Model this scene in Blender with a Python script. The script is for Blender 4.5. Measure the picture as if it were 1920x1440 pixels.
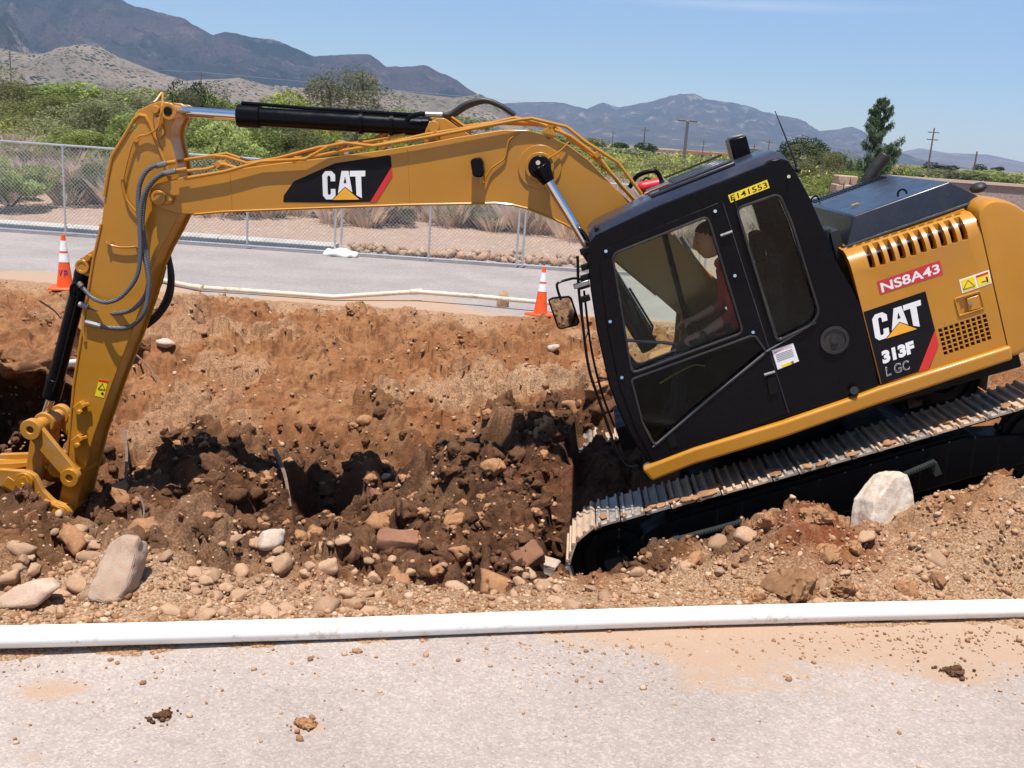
import bpy, bmesh, math, random
import numpy as np
from math import sin, cos, tan, pi, radians, atan2, sqrt, floor
from mathutils import Vector, Matrix, Quaternion

random.seed(7)
S = bpy.context.scene
for o in list(bpy.data.objects): bpy.data.objects.remove(o)
COL = S.collection

# ------------------------------------------------------------------ camera
FPX, PITCH, ROLL, EYE = 1900.0, radians(13.67), radians(4.0), 2.45
cam_d = bpy.data.cameras.new('camera'); cam = bpy.data.objects.new('camera', cam_d); COL.objects.link(cam)
S.camera = cam
_f = Vector((0, cos(PITCH), -sin(PITCH))); _r0 = Vector((1, 0, 0)); _u0 = Vector((0, sin(PITCH), cos(PITCH)))
_r = _r0*cos(ROLL) + _u0*sin(ROLL); _u = -_r0*sin(ROLL) + _u0*cos(ROLL)
CAM = Vector((0, 0, EYE))
cam.matrix_world = Matrix(((_r.x, _u.x, -_f.x, CAM.x), (_r.y, _u.y, -_f.y, CAM.y), (_r.z, _u.z, -_f.z, CAM.z), (0, 0, 0, 1)))
cam_d.sensor_width = 36; cam_d.lens = FPX/1920*36; cam_d.clip_start = .1; cam_d.clip_end = 40000

# ------------------------------------------------------------------ sky, sun, exposure
SUN = Vector((-.05, -.25, .967)).normalized()
W = bpy.data.worlds.new('World'); S.world = W; W.use_nodes = True
nt = W.node_tree; nt.nodes.clear()
wo = nt.nodes.new('ShaderNodeOutputWorld'); bg = nt.nodes.new('ShaderNodeBackground'); sky = nt.nodes.new('ShaderNodeTexSky')
sky.sky_type = 'NISHITA'; sky.sun_disc = False; sky.sun_elevation = math.asin(SUN.z); sky.sun_rotation = atan2(SUN.x, SUN.y)
sky.altitude = 300; sky.air_density = 1.0; sky.dust_density = .3; sky.ozone_density = 2.2
# a thin streak of cirrus, laid out by sky direction
tc = nt.nodes.new('ShaderNodeTexCoord'); mp_ = nt.nodes.new('ShaderNodeMapping'); nz = nt.nodes.new('ShaderNodeTexNoise')
mp_.inputs['Scale'].default_value = (3, 3, 60); nz.inputs['Scale'].default_value = 1.2; nz.inputs['Detail'].default_value = 5
sep = nt.nodes.new('ShaderNodeSeparateXYZ')
def wmath(op, a, b=None, c=None):
    n = nt.nodes.new('ShaderNodeMath'); n.operation = op
    for i, v in enumerate((a, b, c)):
        if v is None: continue
        if isinstance(v, (int, float)): n.inputs[i].default_value = v
        else: nt.links.new(v, n.inputs[i])
    return n.outputs[0]
nt.links.new(tc.outputs['Generated'], mp_.inputs['Vector']); nt.links.new(mp_.outputs[0], nz.inputs['Vector']); nt.links.new(tc.outputs['Generated'], sep.inputs[0])
band = wmath('SUBTRACT', sep.outputs['Z'], wmath('MULTIPLY_ADD', sep.outputs['X'], .008, .1282))
band = wmath('SUBTRACT', 1.0, wmath('DIVIDE', wmath('ABSOLUTE', band), .0065)); band = wmath('MAXIMUM', band, 0.0)
xm = wmath('MAXIMUM', wmath('SUBTRACT', 1.0, wmath('DIVIDE', wmath('ABSOLUTE', wmath('SUBTRACT', sep.outputs['X'], .2)), .17)), 0.0)
cl = wmath('MULTIPLY', wmath('MULTIPLY', band, xm), wmath('MULTIPLY', nz.outputs['Fac'], .9))
mx = nt.nodes.new('ShaderNodeMix'); mx.data_type = 'RGBA'; nt.links.new(cl, mx.inputs['Factor']); nt.links.new(sky.outputs[0], mx.inputs['A']); mx.inputs['B'].default_value = (7.5, 7.7, 8, 1)
hs = nt.nodes.new('ShaderNodeHueSaturation'); hs.inputs['Saturation'].default_value = 1.18; hs.inputs['Value'].default_value = 1.12; nt.links.new(mx.outputs['Result'], hs.inputs['Color']); nt.links.new(hs.outputs[0], bg.inputs[0]); bg.inputs[1].default_value = .075; nt.links.new(bg.outputs[0], wo.inputs[0])
sd = bpy.data.lights.new('sun', 'SUN'); sd.energy = 5.0; sd.angle = radians(.53); sd.color = (1, .95, .87)
so = bpy.data.objects.new('sun', sd); COL.objects.link(so); so.rotation_euler = SUN.to_track_quat('Z', 'Y').to_euler()
S.view_settings.view_transform = 'Standard'; S.view_settings.look = 'None'; S.view_settings.gamma = 1; S.view_settings.exposure = .6
S.render.engine = 'CYCLES'; S.cycles.use_denoising = True; S.cycles.max_bounces = 8; S.cycles.transparent_max_bounces = 16
S.cycles.volume_bounces = 1; S.cycles.caustics_reflective = False; S.cycles.caustics_refractive = False

# ------------------------------------------------------------------ pixel rays (to measure real positions from the photo)
def ray(px, py): return _f + _r*((px-960)/FPX) - _u*((py-720)/FPX)
def at_y(px, py, y):
    d = ray(px, py); return CAM + d*(y/d.y)
def at_z(px, py, z):
    d = ray(px, py); return CAM + d*((z-EYE)/d.z)
PSI, TH = radians(3), radians(22)
MX = Vector((-cos(PSI)*cos(TH), sin(PSI)*cos(TH), -sin(TH))); MY = Vector((-sin(PSI), -cos(PSI), 0)); MZ = MX.cross(MY)
MR = Matrix((MX, MY, MZ)).transposed()
MO = CAM + ray(1500, 860)*7.0 - MR @ Vector((0, 1.245, .8))
MM = Matrix.Translation(MO) @ MR.to_4x4()
MRT = MR.transposed()
def q(px, py, yl):
    d = MRT @ ray(px, py); o = MRT @ (CAM-MO); t = (yl-o.y)/d.y; p = o + d*t
    return (p.x, p.z)
def q3(px, py, yl):
    p = q(px, py, yl); return Vector((p[0], yl, p[1]))

# ------------------------------------------------------------------ mesh helpers
def tag(o, label=None, cat=None, group=None, kind=None):
    if label: o['label'] = label
    if cat: o['category'] = cat
    if group: o['group'] = group
    if kind: o['kind'] = kind
    return o
def empty(name, loc=(0, 0, 0)):
    o = bpy.data.objects.new(name, None); COL.objects.link(o); o.location = loc; o.empty_display_size = .2; return o
def finish(me, smooth=True, angle=35):
    if smooth:
        me.shade_smooth()
        try: me.set_sharp_from_angle(angle=radians(angle))
        except Exception: pass
def link(name, me, mats, parent=None):
    for m in (mats if isinstance(mats, (list, tuple)) else [mats]):
        if m.name not in [x.name for x in me.materials if x]: me.materials.append(m)
    o = bpy.data.objects.new(name, me); COL.objects.link(o)
    if parent: o.parent = parent
    return o
class MB:
    def __init__(s): s.v = []; s.f = []; s.m = []
    def add(s, vs, fs, mi=0):
        n = len(s.v); s.v += [tuple(v) for v in vs]; s.f += [tuple(i+n for i in f) for f in fs]; s.m += [mi]*len(fs); return s
    def prism(s, pts, y0, y1, mi=0):            # pts (x,z) outline, extruded along y
        n = len(pts); vs = [(p[0], y0, p[1]) for p in pts] + [(p[0], y1, p[1]) for p in pts]
        fs = [tuple(range(n)), tuple(range(2*n-1, n-1, -1))] + [(i, i+n, (i+1) % n + n, (i+1) % n) for i in range(n)]
        return s.add(vs, fs, mi)
    def loft(s, rings, mi=0, closed=True, caps=True):
        n = len(rings[0]); vs = [p for r in rings for p in r]; fs = []
        for k in range(len(rings)-1):
            for i in range(n if closed else n-1):
                j = (i+1) % n; fs.append((k*n+i, k*n+j, (k+1)*n+j, (k+1)*n+i))
        if caps and closed: fs += [tuple(range(n-1, -1, -1)), tuple(range((len(rings)-1)*n, len(rings)*n))]
        return s.add(vs, fs, mi)
    def box(s, c, d, M=None, mi=0):
        vs = [Vector((c[0]+sx*d[0]/2, c[1]+sy*d[1]/2, c[2]+sz*d[2]/2)) for sx in (-1, 1) for sy in (-1, 1) for sz in (-1, 1)]
        if M: cc = Vector(c); vs = [cc + M @ (v-cc) for v in vs]
        return s.add(vs, [(0, 1, 3, 2), (4, 6, 7, 5), (0, 4, 5, 1), (2, 3, 7, 6), (0, 2, 6, 4), (1, 5, 7, 3)], mi)
    def tube(s, pts, r, n=8, mi=0, cap=True):
        pts = [Vector(p) for p in pts]; rings = []; N = len(pts)
        rr = r if isinstance(r, (list, tuple)) else [r]*N
        t0 = (pts[1]-pts[0]).normalized(); a = t0.orthogonal().normalized()
        for i, p in enumerate(pts):
            t = ((pts[min(i+1, N-1)]-p).normalized() + (p-pts[max(i-1, 0)]).normalized())
            t = t.normalized() if t.length > 1e-6 else t0
            a = (a - t*a.dot(t)); a = a.normalized() if a.length > 1e-6 else t.orthogonal().normalized()
            b = t.cross(a)
            rings.append([p + (a*cos(2*pi*k/n) + b*sin(2*pi*k/n))*rr[i] for k in range(n)])
        return s.loft(rings, mi, True, cap)
    def cyl(s, p0, p1, r, n=24, mi=0, r1=None): return s.tube([p0, p1], [r, r if r1 is None else r1], n, mi)
    def ring(s, c, ax, r0, r1, w, n=28, mi=0):   # annulus of thickness w along axis
        c = Vector(c); ax = Vector(ax).normalized(); a = ax.orthogonal().normalized(); b = ax.cross(a); rings = []
        for (r, h) in ((r0, -w/2), (r1, -w/2), (r1, w/2), (r0, w/2), (r0, -w/2)):
            rings.append([c + ax*h + (a*cos(2*pi*k/n)+b*sin(2*pi*k/n))*r for k in range(n)])
        return s.loft(rings, mi, True, False)
    def sph(s, c, r, n=12, m=8, mi=0, sc=(1, 1, 1)):
        c = Vector(c); rings = []
        for i in range(m+1):
            th = pi*i/m; rr = max(sin(th), 1e-3)
            rings.append([c + Vector((cos(2*pi*k/n)*rr*sc[0], sin(2*pi*k/n)*rr*sc[1], cos(th)*sc[2]))*r for k in range(n)])
        return s.loft(rings, mi, True, True)
    def build(s, name, mats, parent=None, bevel=0, seg=2, angle=35, weld=False):
        me = bpy.data.meshes.new(name); me.from_pydata(s.v, [], s.f)
        me.polygons.foreach_set('material_index', s.m)
        bm = bmesh.new(); bm.from_mesh(me)
        if weld: bmesh.ops.remove_doubles(bm, verts=bm.verts, dist=1e-5)
        bmesh.ops.recalc_face_normals(bm, faces=bm.faces); bm.to_mesh(me); bm.free()
        finish(me, True, angle)
        for m in (mats if isinstance(mats, (list, tuple)) else [mats]): me.materials.append(m)
        o = bpy.data.objects.new(name, me); COL.objects.link(o)
        if parent: o.parent = parent
        if bevel:
            b = o.modifiers.new('b', 'BEVEL'); b.width = bevel; b.segments = seg; b.limit_method = 'ANGLE'; b.angle_limit = radians(40)
            b.harden_normals = False
        return o
def spline(pts, k=6):
    P = [Vector(p) for p in pts]; P = [P[0]*2-P[1]] + P + [P[-1]*2-P[-2]]; out = []
    for i in range(1, len(P)-2):
        for j in range(k):
            t = j/k; a, b, c, d = P[i-1:i+3]
            out.append(.5*((2*b)+(c-a)*t+(2*a-5*b+4*c-d)*t*t+(3*b-3*c+d-a)*t**3))
    out.append(P[-2]); return out
def cut(o, cutters):
    """boolean-subtract meshes from o and keep the plain result"""
    cs = []
    for mb in cutters:
        c = mb.build('cutter', [], o.parent); cs.append(c)
        m = o.modifiers.new('c', 'BOOLEAN'); m.operation = 'DIFFERENCE'; m.solver = 'EXACT'; m.object = c
    bpy.context.view_layer.update()
    dg = bpy.context.evaluated_depsgraph_get(); me = bpy.data.meshes.new_from_object(o.evaluated_get(dg))
    o.modifiers.clear(); old = o.data; o.data = me; me.name = old.name
    for c in cs: bpy.data.objects.remove(c)
    finish(me, True, 35); return o
def mesh_np(name, V, Fq, mats, parent=None, smooth=False, mi=None):
    me = bpy.data.meshes.new(name); k = Fq.shape[1]
    me.vertices.add(len(V)); me.vertices.foreach_set('co', np.asarray(V, np.float32).ravel())
    me.loops.add(Fq.size); me.loops.foreach_set('vertex_index', Fq.astype(np.int32).ravel())
    me.polygons.add(len(Fq)); me.polygons.foreach_set('loop_start', np.arange(0, Fq.size, k, dtype=np.int32))
    if mi is not None: me.polygons.foreach_set('material_index', mi.astype(np.int32))
    me.update(calc_edges=True)
    if smooth: me.shade_smooth()
    for m in (mats if isinstance(mats, (list, tuple)) else [mats]): me.materials.append(m)
    o = bpy.data.objects.new(name, me); COL.objects.link(o)
    if parent: o.parent = parent
    return o
def add_attr(o, name, arr):
    a = o.data.attributes.new(name, 'FLOAT', 'POINT'); a.data.foreach_set('value', np.asarray(arr, np.float32))

# ------------------------------------------------------------------ numpy noise
def _hash(i, j, s):
    h = (i.astype(np.int64)*374761393 + j.astype(np.int64)*668265263 + s*974634777) & 0xffffffff
    h = ((h ^ (h >> 13))*1274126177) & 0xffffffff; h = h ^ (h >> 16)
    return (h & 0xffffff)/float(0x1000000)
def vn(x, y, s=0):
    i = np.floor(x); j = np.floor(y); fx = x-i; fy = y-j; fx = fx*fx*fx*(fx*(fx*6-15)+10); fy = fy*fy*fy*(fy*(fy*6-15)+10)
    a = _hash(i, j, s); b = _hash(i+1, j, s); c = _hash(i, j+1, s); d = _hash(i+1, j+1, s)
    return (a*(1-fx)+b*fx)*(1-fy)+(c*(1-fx)+d*fx)*fy - .5
def fbm(x, y, s=0, o=4, g=.5):
    t = 0; a = 1
    for k in range(o): t = t + a*vn(x*2**k+k*17.3, y*2**k-k*9.1, s+k); a *= g
    return t
def worley(x, y, s=0):
    i0 = np.floor(x); j0 = np.floor(y); best = np.full(x.shape, 9.); cell = np.zeros(x.shape)
    for di in (-1, 0, 1):
        for dj in (-1, 0, 1):
            i = i0+di; j = j0+dj; px = i+_hash(i, j, s); py = j+_hash(i, j, s+5); d = np.hypot(x-px, y-py)
            m = d < best; best = np.where(m, d, best); cell = np.where(m, _hash(i, j, s+9), cell)
    return best, cell
def sst(a, b, x):
    t = np.clip((x-a)/(b-a), 0, 1); return t*t*(3-2*t)

# ------------------------------------------------------------------ materials
class NT:
    def __init__(s, name):
        s.m = bpy.data.materials.new(name); s.m.use_nodes = True; s.t = s.m.node_tree; s.t.nodes.clear()
        s.out = s.n('OutputMaterial'); s.co = None
    def n(s, k, **kw):
        x = s.t.nodes.new('ShaderNode'+k)
        for a, b in kw.items(): setattr(x, a, b)
        return x
    def l(s, a, b): s.t.links.new(a, b)
    def set(s, sock, v):
        if hasattr(v, 'links') or hasattr(v, 'is_linked'): s.l(v, sock)
        else:
            if isinstance(v, (tuple, list)) and len(v) == 3 and sock.type == 'RGBA': v = (*v, 1)
            sock.default_value = v
    def pos(s, kind='Object'):
        if not s.co: s.co = s.n('TexCoord')
        return s.co.outputs[kind]
    def noise(s, scale, det=4, rough=.55, vec=None, kind='Object', dist=0):
        x = s.n('TexNoise'); x.inputs['Scale'].default_value = scale; x.inputs['Detail'].default_value = det; x.inputs['Roughness'].default_value = rough; x.inputs['Distortion'].default_value = dist
        s.l(vec if vec else s.pos(kind), x.inputs['Vector']); return x.outputs['Fac']
    def vor(s, scale, feat='F1', out='Distance', vec=None, rnd=1):
        x = s.n('TexVoronoi'); x.feature = feat; x.inputs['Scale'].default_value = scale; x.inputs['Randomness'].default_value = rnd
        s.l(vec if vec else s.pos(), x.inputs['Vector']); return x.outputs[out]
    def ramp(s, f, a, b, c0=0., c1=1.):
        x = s.n('MapRange'); x.interpolation_type = 'SMOOTHSTEP'; s.l(f, x.inputs[0]); x.inputs[1].default_value = a; x.inputs[2].default_value = b; x.inputs[3].default_value = c0; x.inputs[4].default_value = c1
        return x.outputs[0]
    def mix(s, f, a, b, mode='MIX'):
        x = s.n('Mix'); x.data_type = 'RGBA'; x.blend_type = mode; s.set(x.inputs['Factor'], f); s.set(x.inputs['A'], a); s.set(x.inputs['B'], b); return x.outputs['Result']
    def math(s, op, a, b=None):
        x = s.n('Math'); x.operation = op; s.set(x.inputs[0], a)
        if b is not None: s.set(x.inputs[1], b)
        return x.outputs[0]
    def attr(s, name): x = s.n('Attribute'); x.attribute_name = name; return x.outputs['Fac']
    def hsv(s, c, h=.5, sa=1., v=1.):
        x = s.n('HueSaturation'); s.set(x.inputs['Hue'], h); s.set(x.inputs['Saturation'], sa); s.set(x.inputs['Value'], v); s.set(x.inputs['Color'], c); return x.outputs[0]
    def bump(s, h, st=.3, d=.01, nrm=None):
        x = s.n('Bump'); x.inputs['Strength'].default_value = st; x.inputs['Distance'].default_value = d; s.l(h, x.inputs['Height'])
        if nrm: s.l(nrm, x.inputs['Normal'])
        return x.outputs[0]
    def pbr(s, base, rough=.5, metal=0., nrm=None, coat=0., spec=.5, trans=0.):
        p = s.n('BsdfPrincipled'); s.set(p.inputs['Base Color'], base); s.set(p.inputs['Roughness'], rough); s.set(p.inputs['Metallic'], metal)
        p.inputs['Coat Weight'].default_value = coat; p.inputs['Coat Roughness'].default_value = .15; p.inputs['Specular IOR Level'].default_value = spec
        if nrm: s.l(nrm, p.inputs['Normal'])
        if trans: p.inputs['Transmission Weight'].default_value = trans
        s.l(p.outputs[0], s.out.inputs[0]); return s.m
def paint(name, col, rough=.35, dust=.15, dcol=(.30, .17, .09), coat=.3, metal=0., dscale=3., spec=.5):
    t = NT(name); d = t.ramp(t.noise(dscale, 6, .65), .45, .75, 0, dust); f = t.ramp(t.noise(60, 3), .45, .8, 0, dust*.7)
    c = t.hsv(col, v=t.ramp(t.noise(1.7, 3), .3, .7, .94, 1.05))
    c = t.mix(t.math('ADD', d, f), c, dcol)
    r = t.math('ADD', t.math('MULTIPLY', d, .8), t.ramp(t.noise(9, 5), .3, .7, rough*.8, rough*1.2))
    return t.pbr(c, r, metal, coat=coat, nrm=t.bump(t.noise(35, 2), .03, .004), spec=spec)
M = {}
M['yellow'] = paint('yellow_paint', (.465, .196, .010), .36, .24, (.33, .18, .06))
M['yellow_dusty'] = paint('dusty_yellow_paint', (.72, .33, .05), .6, .75, (.42, .27, .16), 0, dscale=7)
M['yellow_worn'] = paint('worn_yellow_paint', (.46, .20, .018), .5, .5, (.38, .235, .12), 0, dscale=9)
M['black'] = paint('black_paint', (.004, .004, .006), .26, .02, (.09, .07, .06), 0, spec=.12)
M['roof'] = paint('roof_paint', (.018, .021, .034), .3, .10, (.25, .2, .16), .15, spec=.4)
M['frame_black'] = paint('frame_black', (.006, .006, .006), .6, .08, (.04, .025, .015), 0, spec=.15)
M['rubber'] = paint('rubber', (.012, .012, .013), .55, .2, (.12, .09, .07), 0)
M['chrome'] = NT('chrome').pbr((.75, .76, .78), .12, 1.)
M['steel'] = paint('steel', (.32, .32, .33), .4, .25, (.3, .22, .15), 0, .9)
M['white'] = paint('white_sticker', (.82, .82, .82), .4, .06, coat=.2)
M['red'] = paint('red_film', (.62, .012, .014), .35, .05, coat=.3)
M['redsign'] = paint('red_sign_film', (.55, .02, .035), .35, .05, coat=.3)
M['signyel'] = paint('yellow_sign_film', (.85, .62, .02), .4, .05, coat=.2)
M['logoyel'] = paint('logo_orange_film', (.85, .40, .02), .4, .03, coat=.2)
M['decalblack'] = paint('black_film', (.006, .006, .009), .4, .02, coat=0, spec=.15)
M['seat'] = paint('seat_fabric', (.012, .012, .014), .9, .1, coat=0, spec=.2)
M['grey'] = paint('grey_plastic', (.12, .12, .13), .5, .1, coat=0)
def hose_mat():
    t = NT('spiral_hose'); w = t.n('TexWave'); w.wave_type = 'BANDS'; w.bands_direction = 'Z'; w.inputs['Scale'].default_value = 26; w.inputs['Distortion'].default_value = 1.5
    t.l(t.pos(), w.inputs['Vector']); c = t.mix(w.outputs['Fac'], (.04, .045, .05), (.22, .23, .24))
    return t.pbr(c, .45, .3, nrm=t.bump(w.outputs['Fac'], .6, .004))
M['hose'] = hose_mat()
def glass_mat(name, tint, refl=.9):
    t = NT(name); tr = t.n('BsdfTransparent'); tr.inputs[0].default_value = (*tint, 1); g = t.n('BsdfGlossy'); g.inputs['Roughness'].default_value = .07; g.inputs[0].default_value = (refl, refl, refl, 1)
    fr = t.n('Fresnel'); fr.inputs[0].default_value = 1.25; d = t.n('BsdfDiffuse'); d.inputs[0].default_value = (.35, .3, .25, 1)
    mx1 = t.n('MixShader'); t.l(fr.outputs[0], mx1.inputs[0]); t.l(tr.outputs[0], mx1.inputs[1]); t.l(g.outputs[0], mx1.inputs[2])
    mx2 = t.n('MixShader'); t.l(t.ramp(t.noise(4, 6, .7), .5, .85, .0, .025), mx2.inputs[0]); t.l(mx1.outputs[0], mx2.inputs[1]); t.l(d.outputs[0], mx2.inputs[2])
    t.l(mx2.outputs[0], t.out.inputs[0]); return t.m
M['glass'] = glass_mat('cab_glass', (.92, .95, .92))
M['glass_dark'] = glass_mat('dark_cab_glass', (.6, .64, .64), .7)
M['mirror'] = NT('mirror_glass').pbr((.8, .8, .8), .03, 1.)

def dirt_mat():
    t = NT('dirt'); w = t.attr('wet_shade'); rd = t.attr('red'); gv = t.attr('pale')
    n1 = t.noise(2.2, 6, .6); n2 = t.noise(11, 6, .65); n3 = t.noise(70, 4, .7); v = t.vor(38, out='Color')
    c = t.mix(t.ramp(n1, .35, .65), (.30, .128, .055), (.385, .192, .090))
    c = t.mix(t.ramp(n2, .4, .7, 0, .55), c, (.19, .078, .034))
    c = t.mix(t.math('MULTIPLY', gv, t.ramp(n3, .35, .62)), c, (.50, .35, .225))
    c = t.mix(t.math('MULTIPLY', rd, t.ramp(n2, .3, .6, .4, 1)), c, (.205, .052, .02))
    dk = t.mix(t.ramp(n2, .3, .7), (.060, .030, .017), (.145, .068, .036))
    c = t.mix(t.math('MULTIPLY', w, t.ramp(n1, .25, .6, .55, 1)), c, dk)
    # little pale stones bedded in the soil
    vo = t.n('TexVoronoi'); vo.inputs['Scale'].default_value = 42; t.l(t.pos(), vo.inputs['Vector'])
    sp = t.n('SeparateColor'); t.l(vo.outputs['Color'], sp.inputs[0])
    pick = t.math('MULTIPLY', t.ramp(vo.outputs['Distance'], .22, .32, 1, 0), t.ramp(sp.outputs[0], .86, .9))
    c = t.mix(t.math('MULTIPLY', pick, t.ramp(w, 0, 1, .6, .2)), c, (.50, .36, .25))
    c = t.hsv(c, v=t.ramp(n3, .3, .7, .82, 1.15))
    h = t.math('ADD', t.math('MULTIPLY', n3, .5), t.math('MULTIPLY', t.noise(24, 8, .75), 1.2)); h = t.math('ADD', h, t.math('MULTIPLY', pick, .35))
    return t.pbr(c, .95, nrm=t.bump(h, .75, .04), spec=.1)
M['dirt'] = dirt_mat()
def rock_mat(name, a, b, dirt=(.32, .165, .085), amt=.6, k=1.):
    t = NT(name); oi = t.n('ObjectInfo'); n1 = t.noise(7*k, 6, .65); n2 = t.noise(30*k, 5, .7)
    c = t.mix(t.ramp(n1, .35, .65), a, b); c = t.hsv(c, v=t.ramp(oi.outputs['Random'], 0, 1, .7, 1.1))
    c = t.mix(t.math('MULTIPLY', t.ramp(n2, .42, .62), amt), c, dirt)
    return t.pbr(c, .9, nrm=t.bump(t.math('ADD', n2, t.noise(90*k, 3)), .4, .008), spec=.1)
M['rock'] = rock_mat('tan_rock', (.42, .265, .165), (.51, .35, .235), (.39, .21, .115), .75)
M['clod_s'] = rock_mat('loose_clod', (.31, .15, .07), (.40, .215, .11), amt=.3, k=6)
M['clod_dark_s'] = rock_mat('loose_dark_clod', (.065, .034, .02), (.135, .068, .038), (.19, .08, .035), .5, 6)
M['rock_pale'] = rock_mat('pale_rock', (.55, .42, .32), (.66, .55, .45), amt=.35)
M['rock_grey'] = rock_mat('grey_pink_rock', (.47, .345, .25), (.42, .28, .19), (.42, .25, .15), amt=.45)
M['clod'] = rock_mat('dirt_clod', (.31, .155, .074), (.40, .215, .11), amt=.3)
M['clod_dark'] = rock_mat('dark_clod', (.085, .05, .032), (.14, .08, .05), (.18, .09, .05), .5)
M['rock_pink'] = rock_mat('pinkish_boulder', (.50, .355, .26), (.60, .45, .35), (.42, .25, .15), .5)
M['brick'] = rock_mat('red_brick', (.20, .095, .06), (.28, .14, .09), (.22, .11, .06), .85)
M['concrete'] = rock_mat('pale_concrete', (.62, .53, .44), (.74, .67, .58), (.45, .27, .16), .55)
def asphalt_mat(name, base, pale, stain=True, sc=1.):
    t = NT(name); vo = t.n('TexVoronoi'); vo.inputs['Scale'].default_value = 95*sc; t.l(t.pos(), vo.inputs['Vector'])
    s2 = t.n('SeparateColor'); t.l(vo.outputs['Color'], s2.inputs[0]); g = s2.outputs[0]
    c = t.mix(t.ramp(g, .55, 1.), base, pale); c = t.mix(t.ramp(g, .0, .18, .3, 0), c, tuple(x*.5 for x in base))
    c = t.hsv(c, v=t.ramp(t.noise(.9, 5), .3, .7, .9, 1.08)); c = t.hsv(c, v=t.ramp(t.noise(14, 5, .7), .3, .7, .93, 1.06))
    h = t.math('ADD', t.math('MULTIPLY', t.ramp(vo.outputs['Distance'], 0, .6, 1, 0), .6), t.noise(200*sc, 2))
    if stain:
        d = t.attr('dust'); n = t.noise(9, 6, .7)
        k = t.ramp(t.math('ADD', d, t.math('MULTIPLY', t.math('SUBTRACT', n, .5), 1.1)), .3, .75, 0, .85)
        c = t.mix(k, c, (.40, .265, .175))
    return t.pbr(c, .9, nrm=t.bump(h, .5, .006), spec=.25)
M['lot'] = asphalt_mat('worn_asphalt', (.355, .292, .255), (.435, .365, .322))
M['road'] = asphalt_mat('road_asphalt', (.285, .25, .235), (.36, .315, .295), True, .6)
def simple(name, col, rough=.6, var=.15, sc=8, bump=.1, metal=0):
    t = NT(name); return t.pbr(t.hsv(col, v=t.ramp(t.noise(sc, 5), .3, .7, 1-var, 1+var)), rough, metal, nrm=t.bump(t.noise(sc*5, 3), bump, .01))
def pipe_mat(name, base, dirt, amt):
    t = NT(name); n = t.noise(2.2, 6, .7); n2 = t.noise(28, 5, .7)
    c = t.mix(t.ramp(t.math('MULTIPLY', n, n2), .26, .40, 0, amt), base, dirt); return t.pbr(c, t.ramp(n, .3, .7, .3, .5), nrm=t.bump(n2, .05, .003))
M['pvc'] = pipe_mat('white_pvc', (.84, .83, .80), (.45, .28, .17), .55)
M['pvc_old'] = pipe_mat('dirty_pvc', (.68, .56, .42), (.40, .24, .14), .95)
M['orange'] = simple('cone_orange', (.85, .10, .015), .5, .08)
M['coneband'] = simple('cone_white_band', (.85, .85, .85), .35, .04)
M['kerb'] = simple('kerb_concrete', (.42, .40, .37), .9, .12, 3)
M['galv'] = simple('galvanised_steel', (.55, .56, .58), .38, .08, 6, .02, .75)
M['wood'] = simple('pole_wood', (.14, .095, .07), .9, .2, 4)
M['stick'] = simple('dry_twig', (.17, .11, .075), .9, .2, 20)
M['sand'] = simple('white_bag', (.74, .73, .70), .8, .06, 12, .4)
M['stucco'] = simple('tan_stucco', (.62, .46, .36), .9, .06, 2)
M['redroof'] = simple('red_roof', (.42, .13, .08), .8, .1, 3)
def wall_mat():
    t = NT('gravelly_wall'); n = t.noise(14, 8, .75); c = t.mix(t.ramp(n, .35, .65), (.38, .265, .225), (.48, .35, .30)); return t.pbr(c, .95, nrm=t.bump(n, .8, .05))
M['wall'] = wall_mat()
def verge_mat():
    t = NT('desert_soil'); n = t.noise(.5, 8, .7); n2 = t.noise(9, 6, .75)
    c = t.mix(t.ramp(n, .35, .65), (.38, .26, .20), (.33, .235, .175)); c = t.mix(t.ramp(n2, .5, .62, 0, .6), c, (.50, .38, .31)); c = t.mix(t.ramp(n2, .3, .42, .5, 0), c, (.22, .14, .10))
    g = t.attr('green'); c = t.mix(g, c, (.14, .135, .05)); return t.pbr(c, .95, nrm=t.bump(n2, .8, .05), spec=.15)
M['verge'] = verge_mat()
def leaf_mat(name, a, b, tr=.35, sc=.8):
    t = NT(name); ge = t.n('NewGeometry'); oi = t.n('ObjectInfo')
    c = t.mix(ge.outputs['Random Per Island'], a, b); c = t.hsv(c, v=t.ramp(t.noise(sc, 3), .35, .65, .75, 1.25)); c = t.hsv(c, h=t.ramp(t.math('FRACT', t.math('MULTIPLY', oi.outputs['Random'], 7.3)), 0, 1, .475, .515), sa=t.ramp(t.math('FRACT', t.math('MULTIPLY', oi.outputs['Random'], 3.7)), 0, 1, .7, 1.05), v=t.ramp(oi.outputs['Random'], 0, 1, .68, 1.22))
    d = t.n('BsdfDiffuse'); s = t.n('BsdfTranslucent'); m = t.n('MixShader'); m.inputs[0].default_value = tr; t.l(c, d.inputs[0]); t.l(c, s.inputs[0]); t.l(d.outputs[0], m.inputs[1]); t.l(s.outputs[0], m.inputs[2]); t.l(m.outputs[0], t.out.inputs[0]); return t.m
M['leaf_green'] = leaf_mat('green_leaf', (.165, .215, .06), (.29, .34, .11))
M['leaf_olive'] = leaf_mat('olive_leaf', (.165, .185, .08), (.28, .295, .14))
M['leaf_yellow'] = leaf_mat('yellow_green_leaf', (.25, .30, .05), (.39, .42, .10))
M['leaf_dark'] = leaf_mat('dark_leaf', (.022, .045, .018), (.05, .085, .03), .2)
M['grass'] = leaf_mat('dry_grass', (.85, .63, .34), (.97, .80, .48), .5, 1.5)
M['twig'] = simple('grey_twig', (.12, .095, .075), .9, .2, 5)
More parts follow.
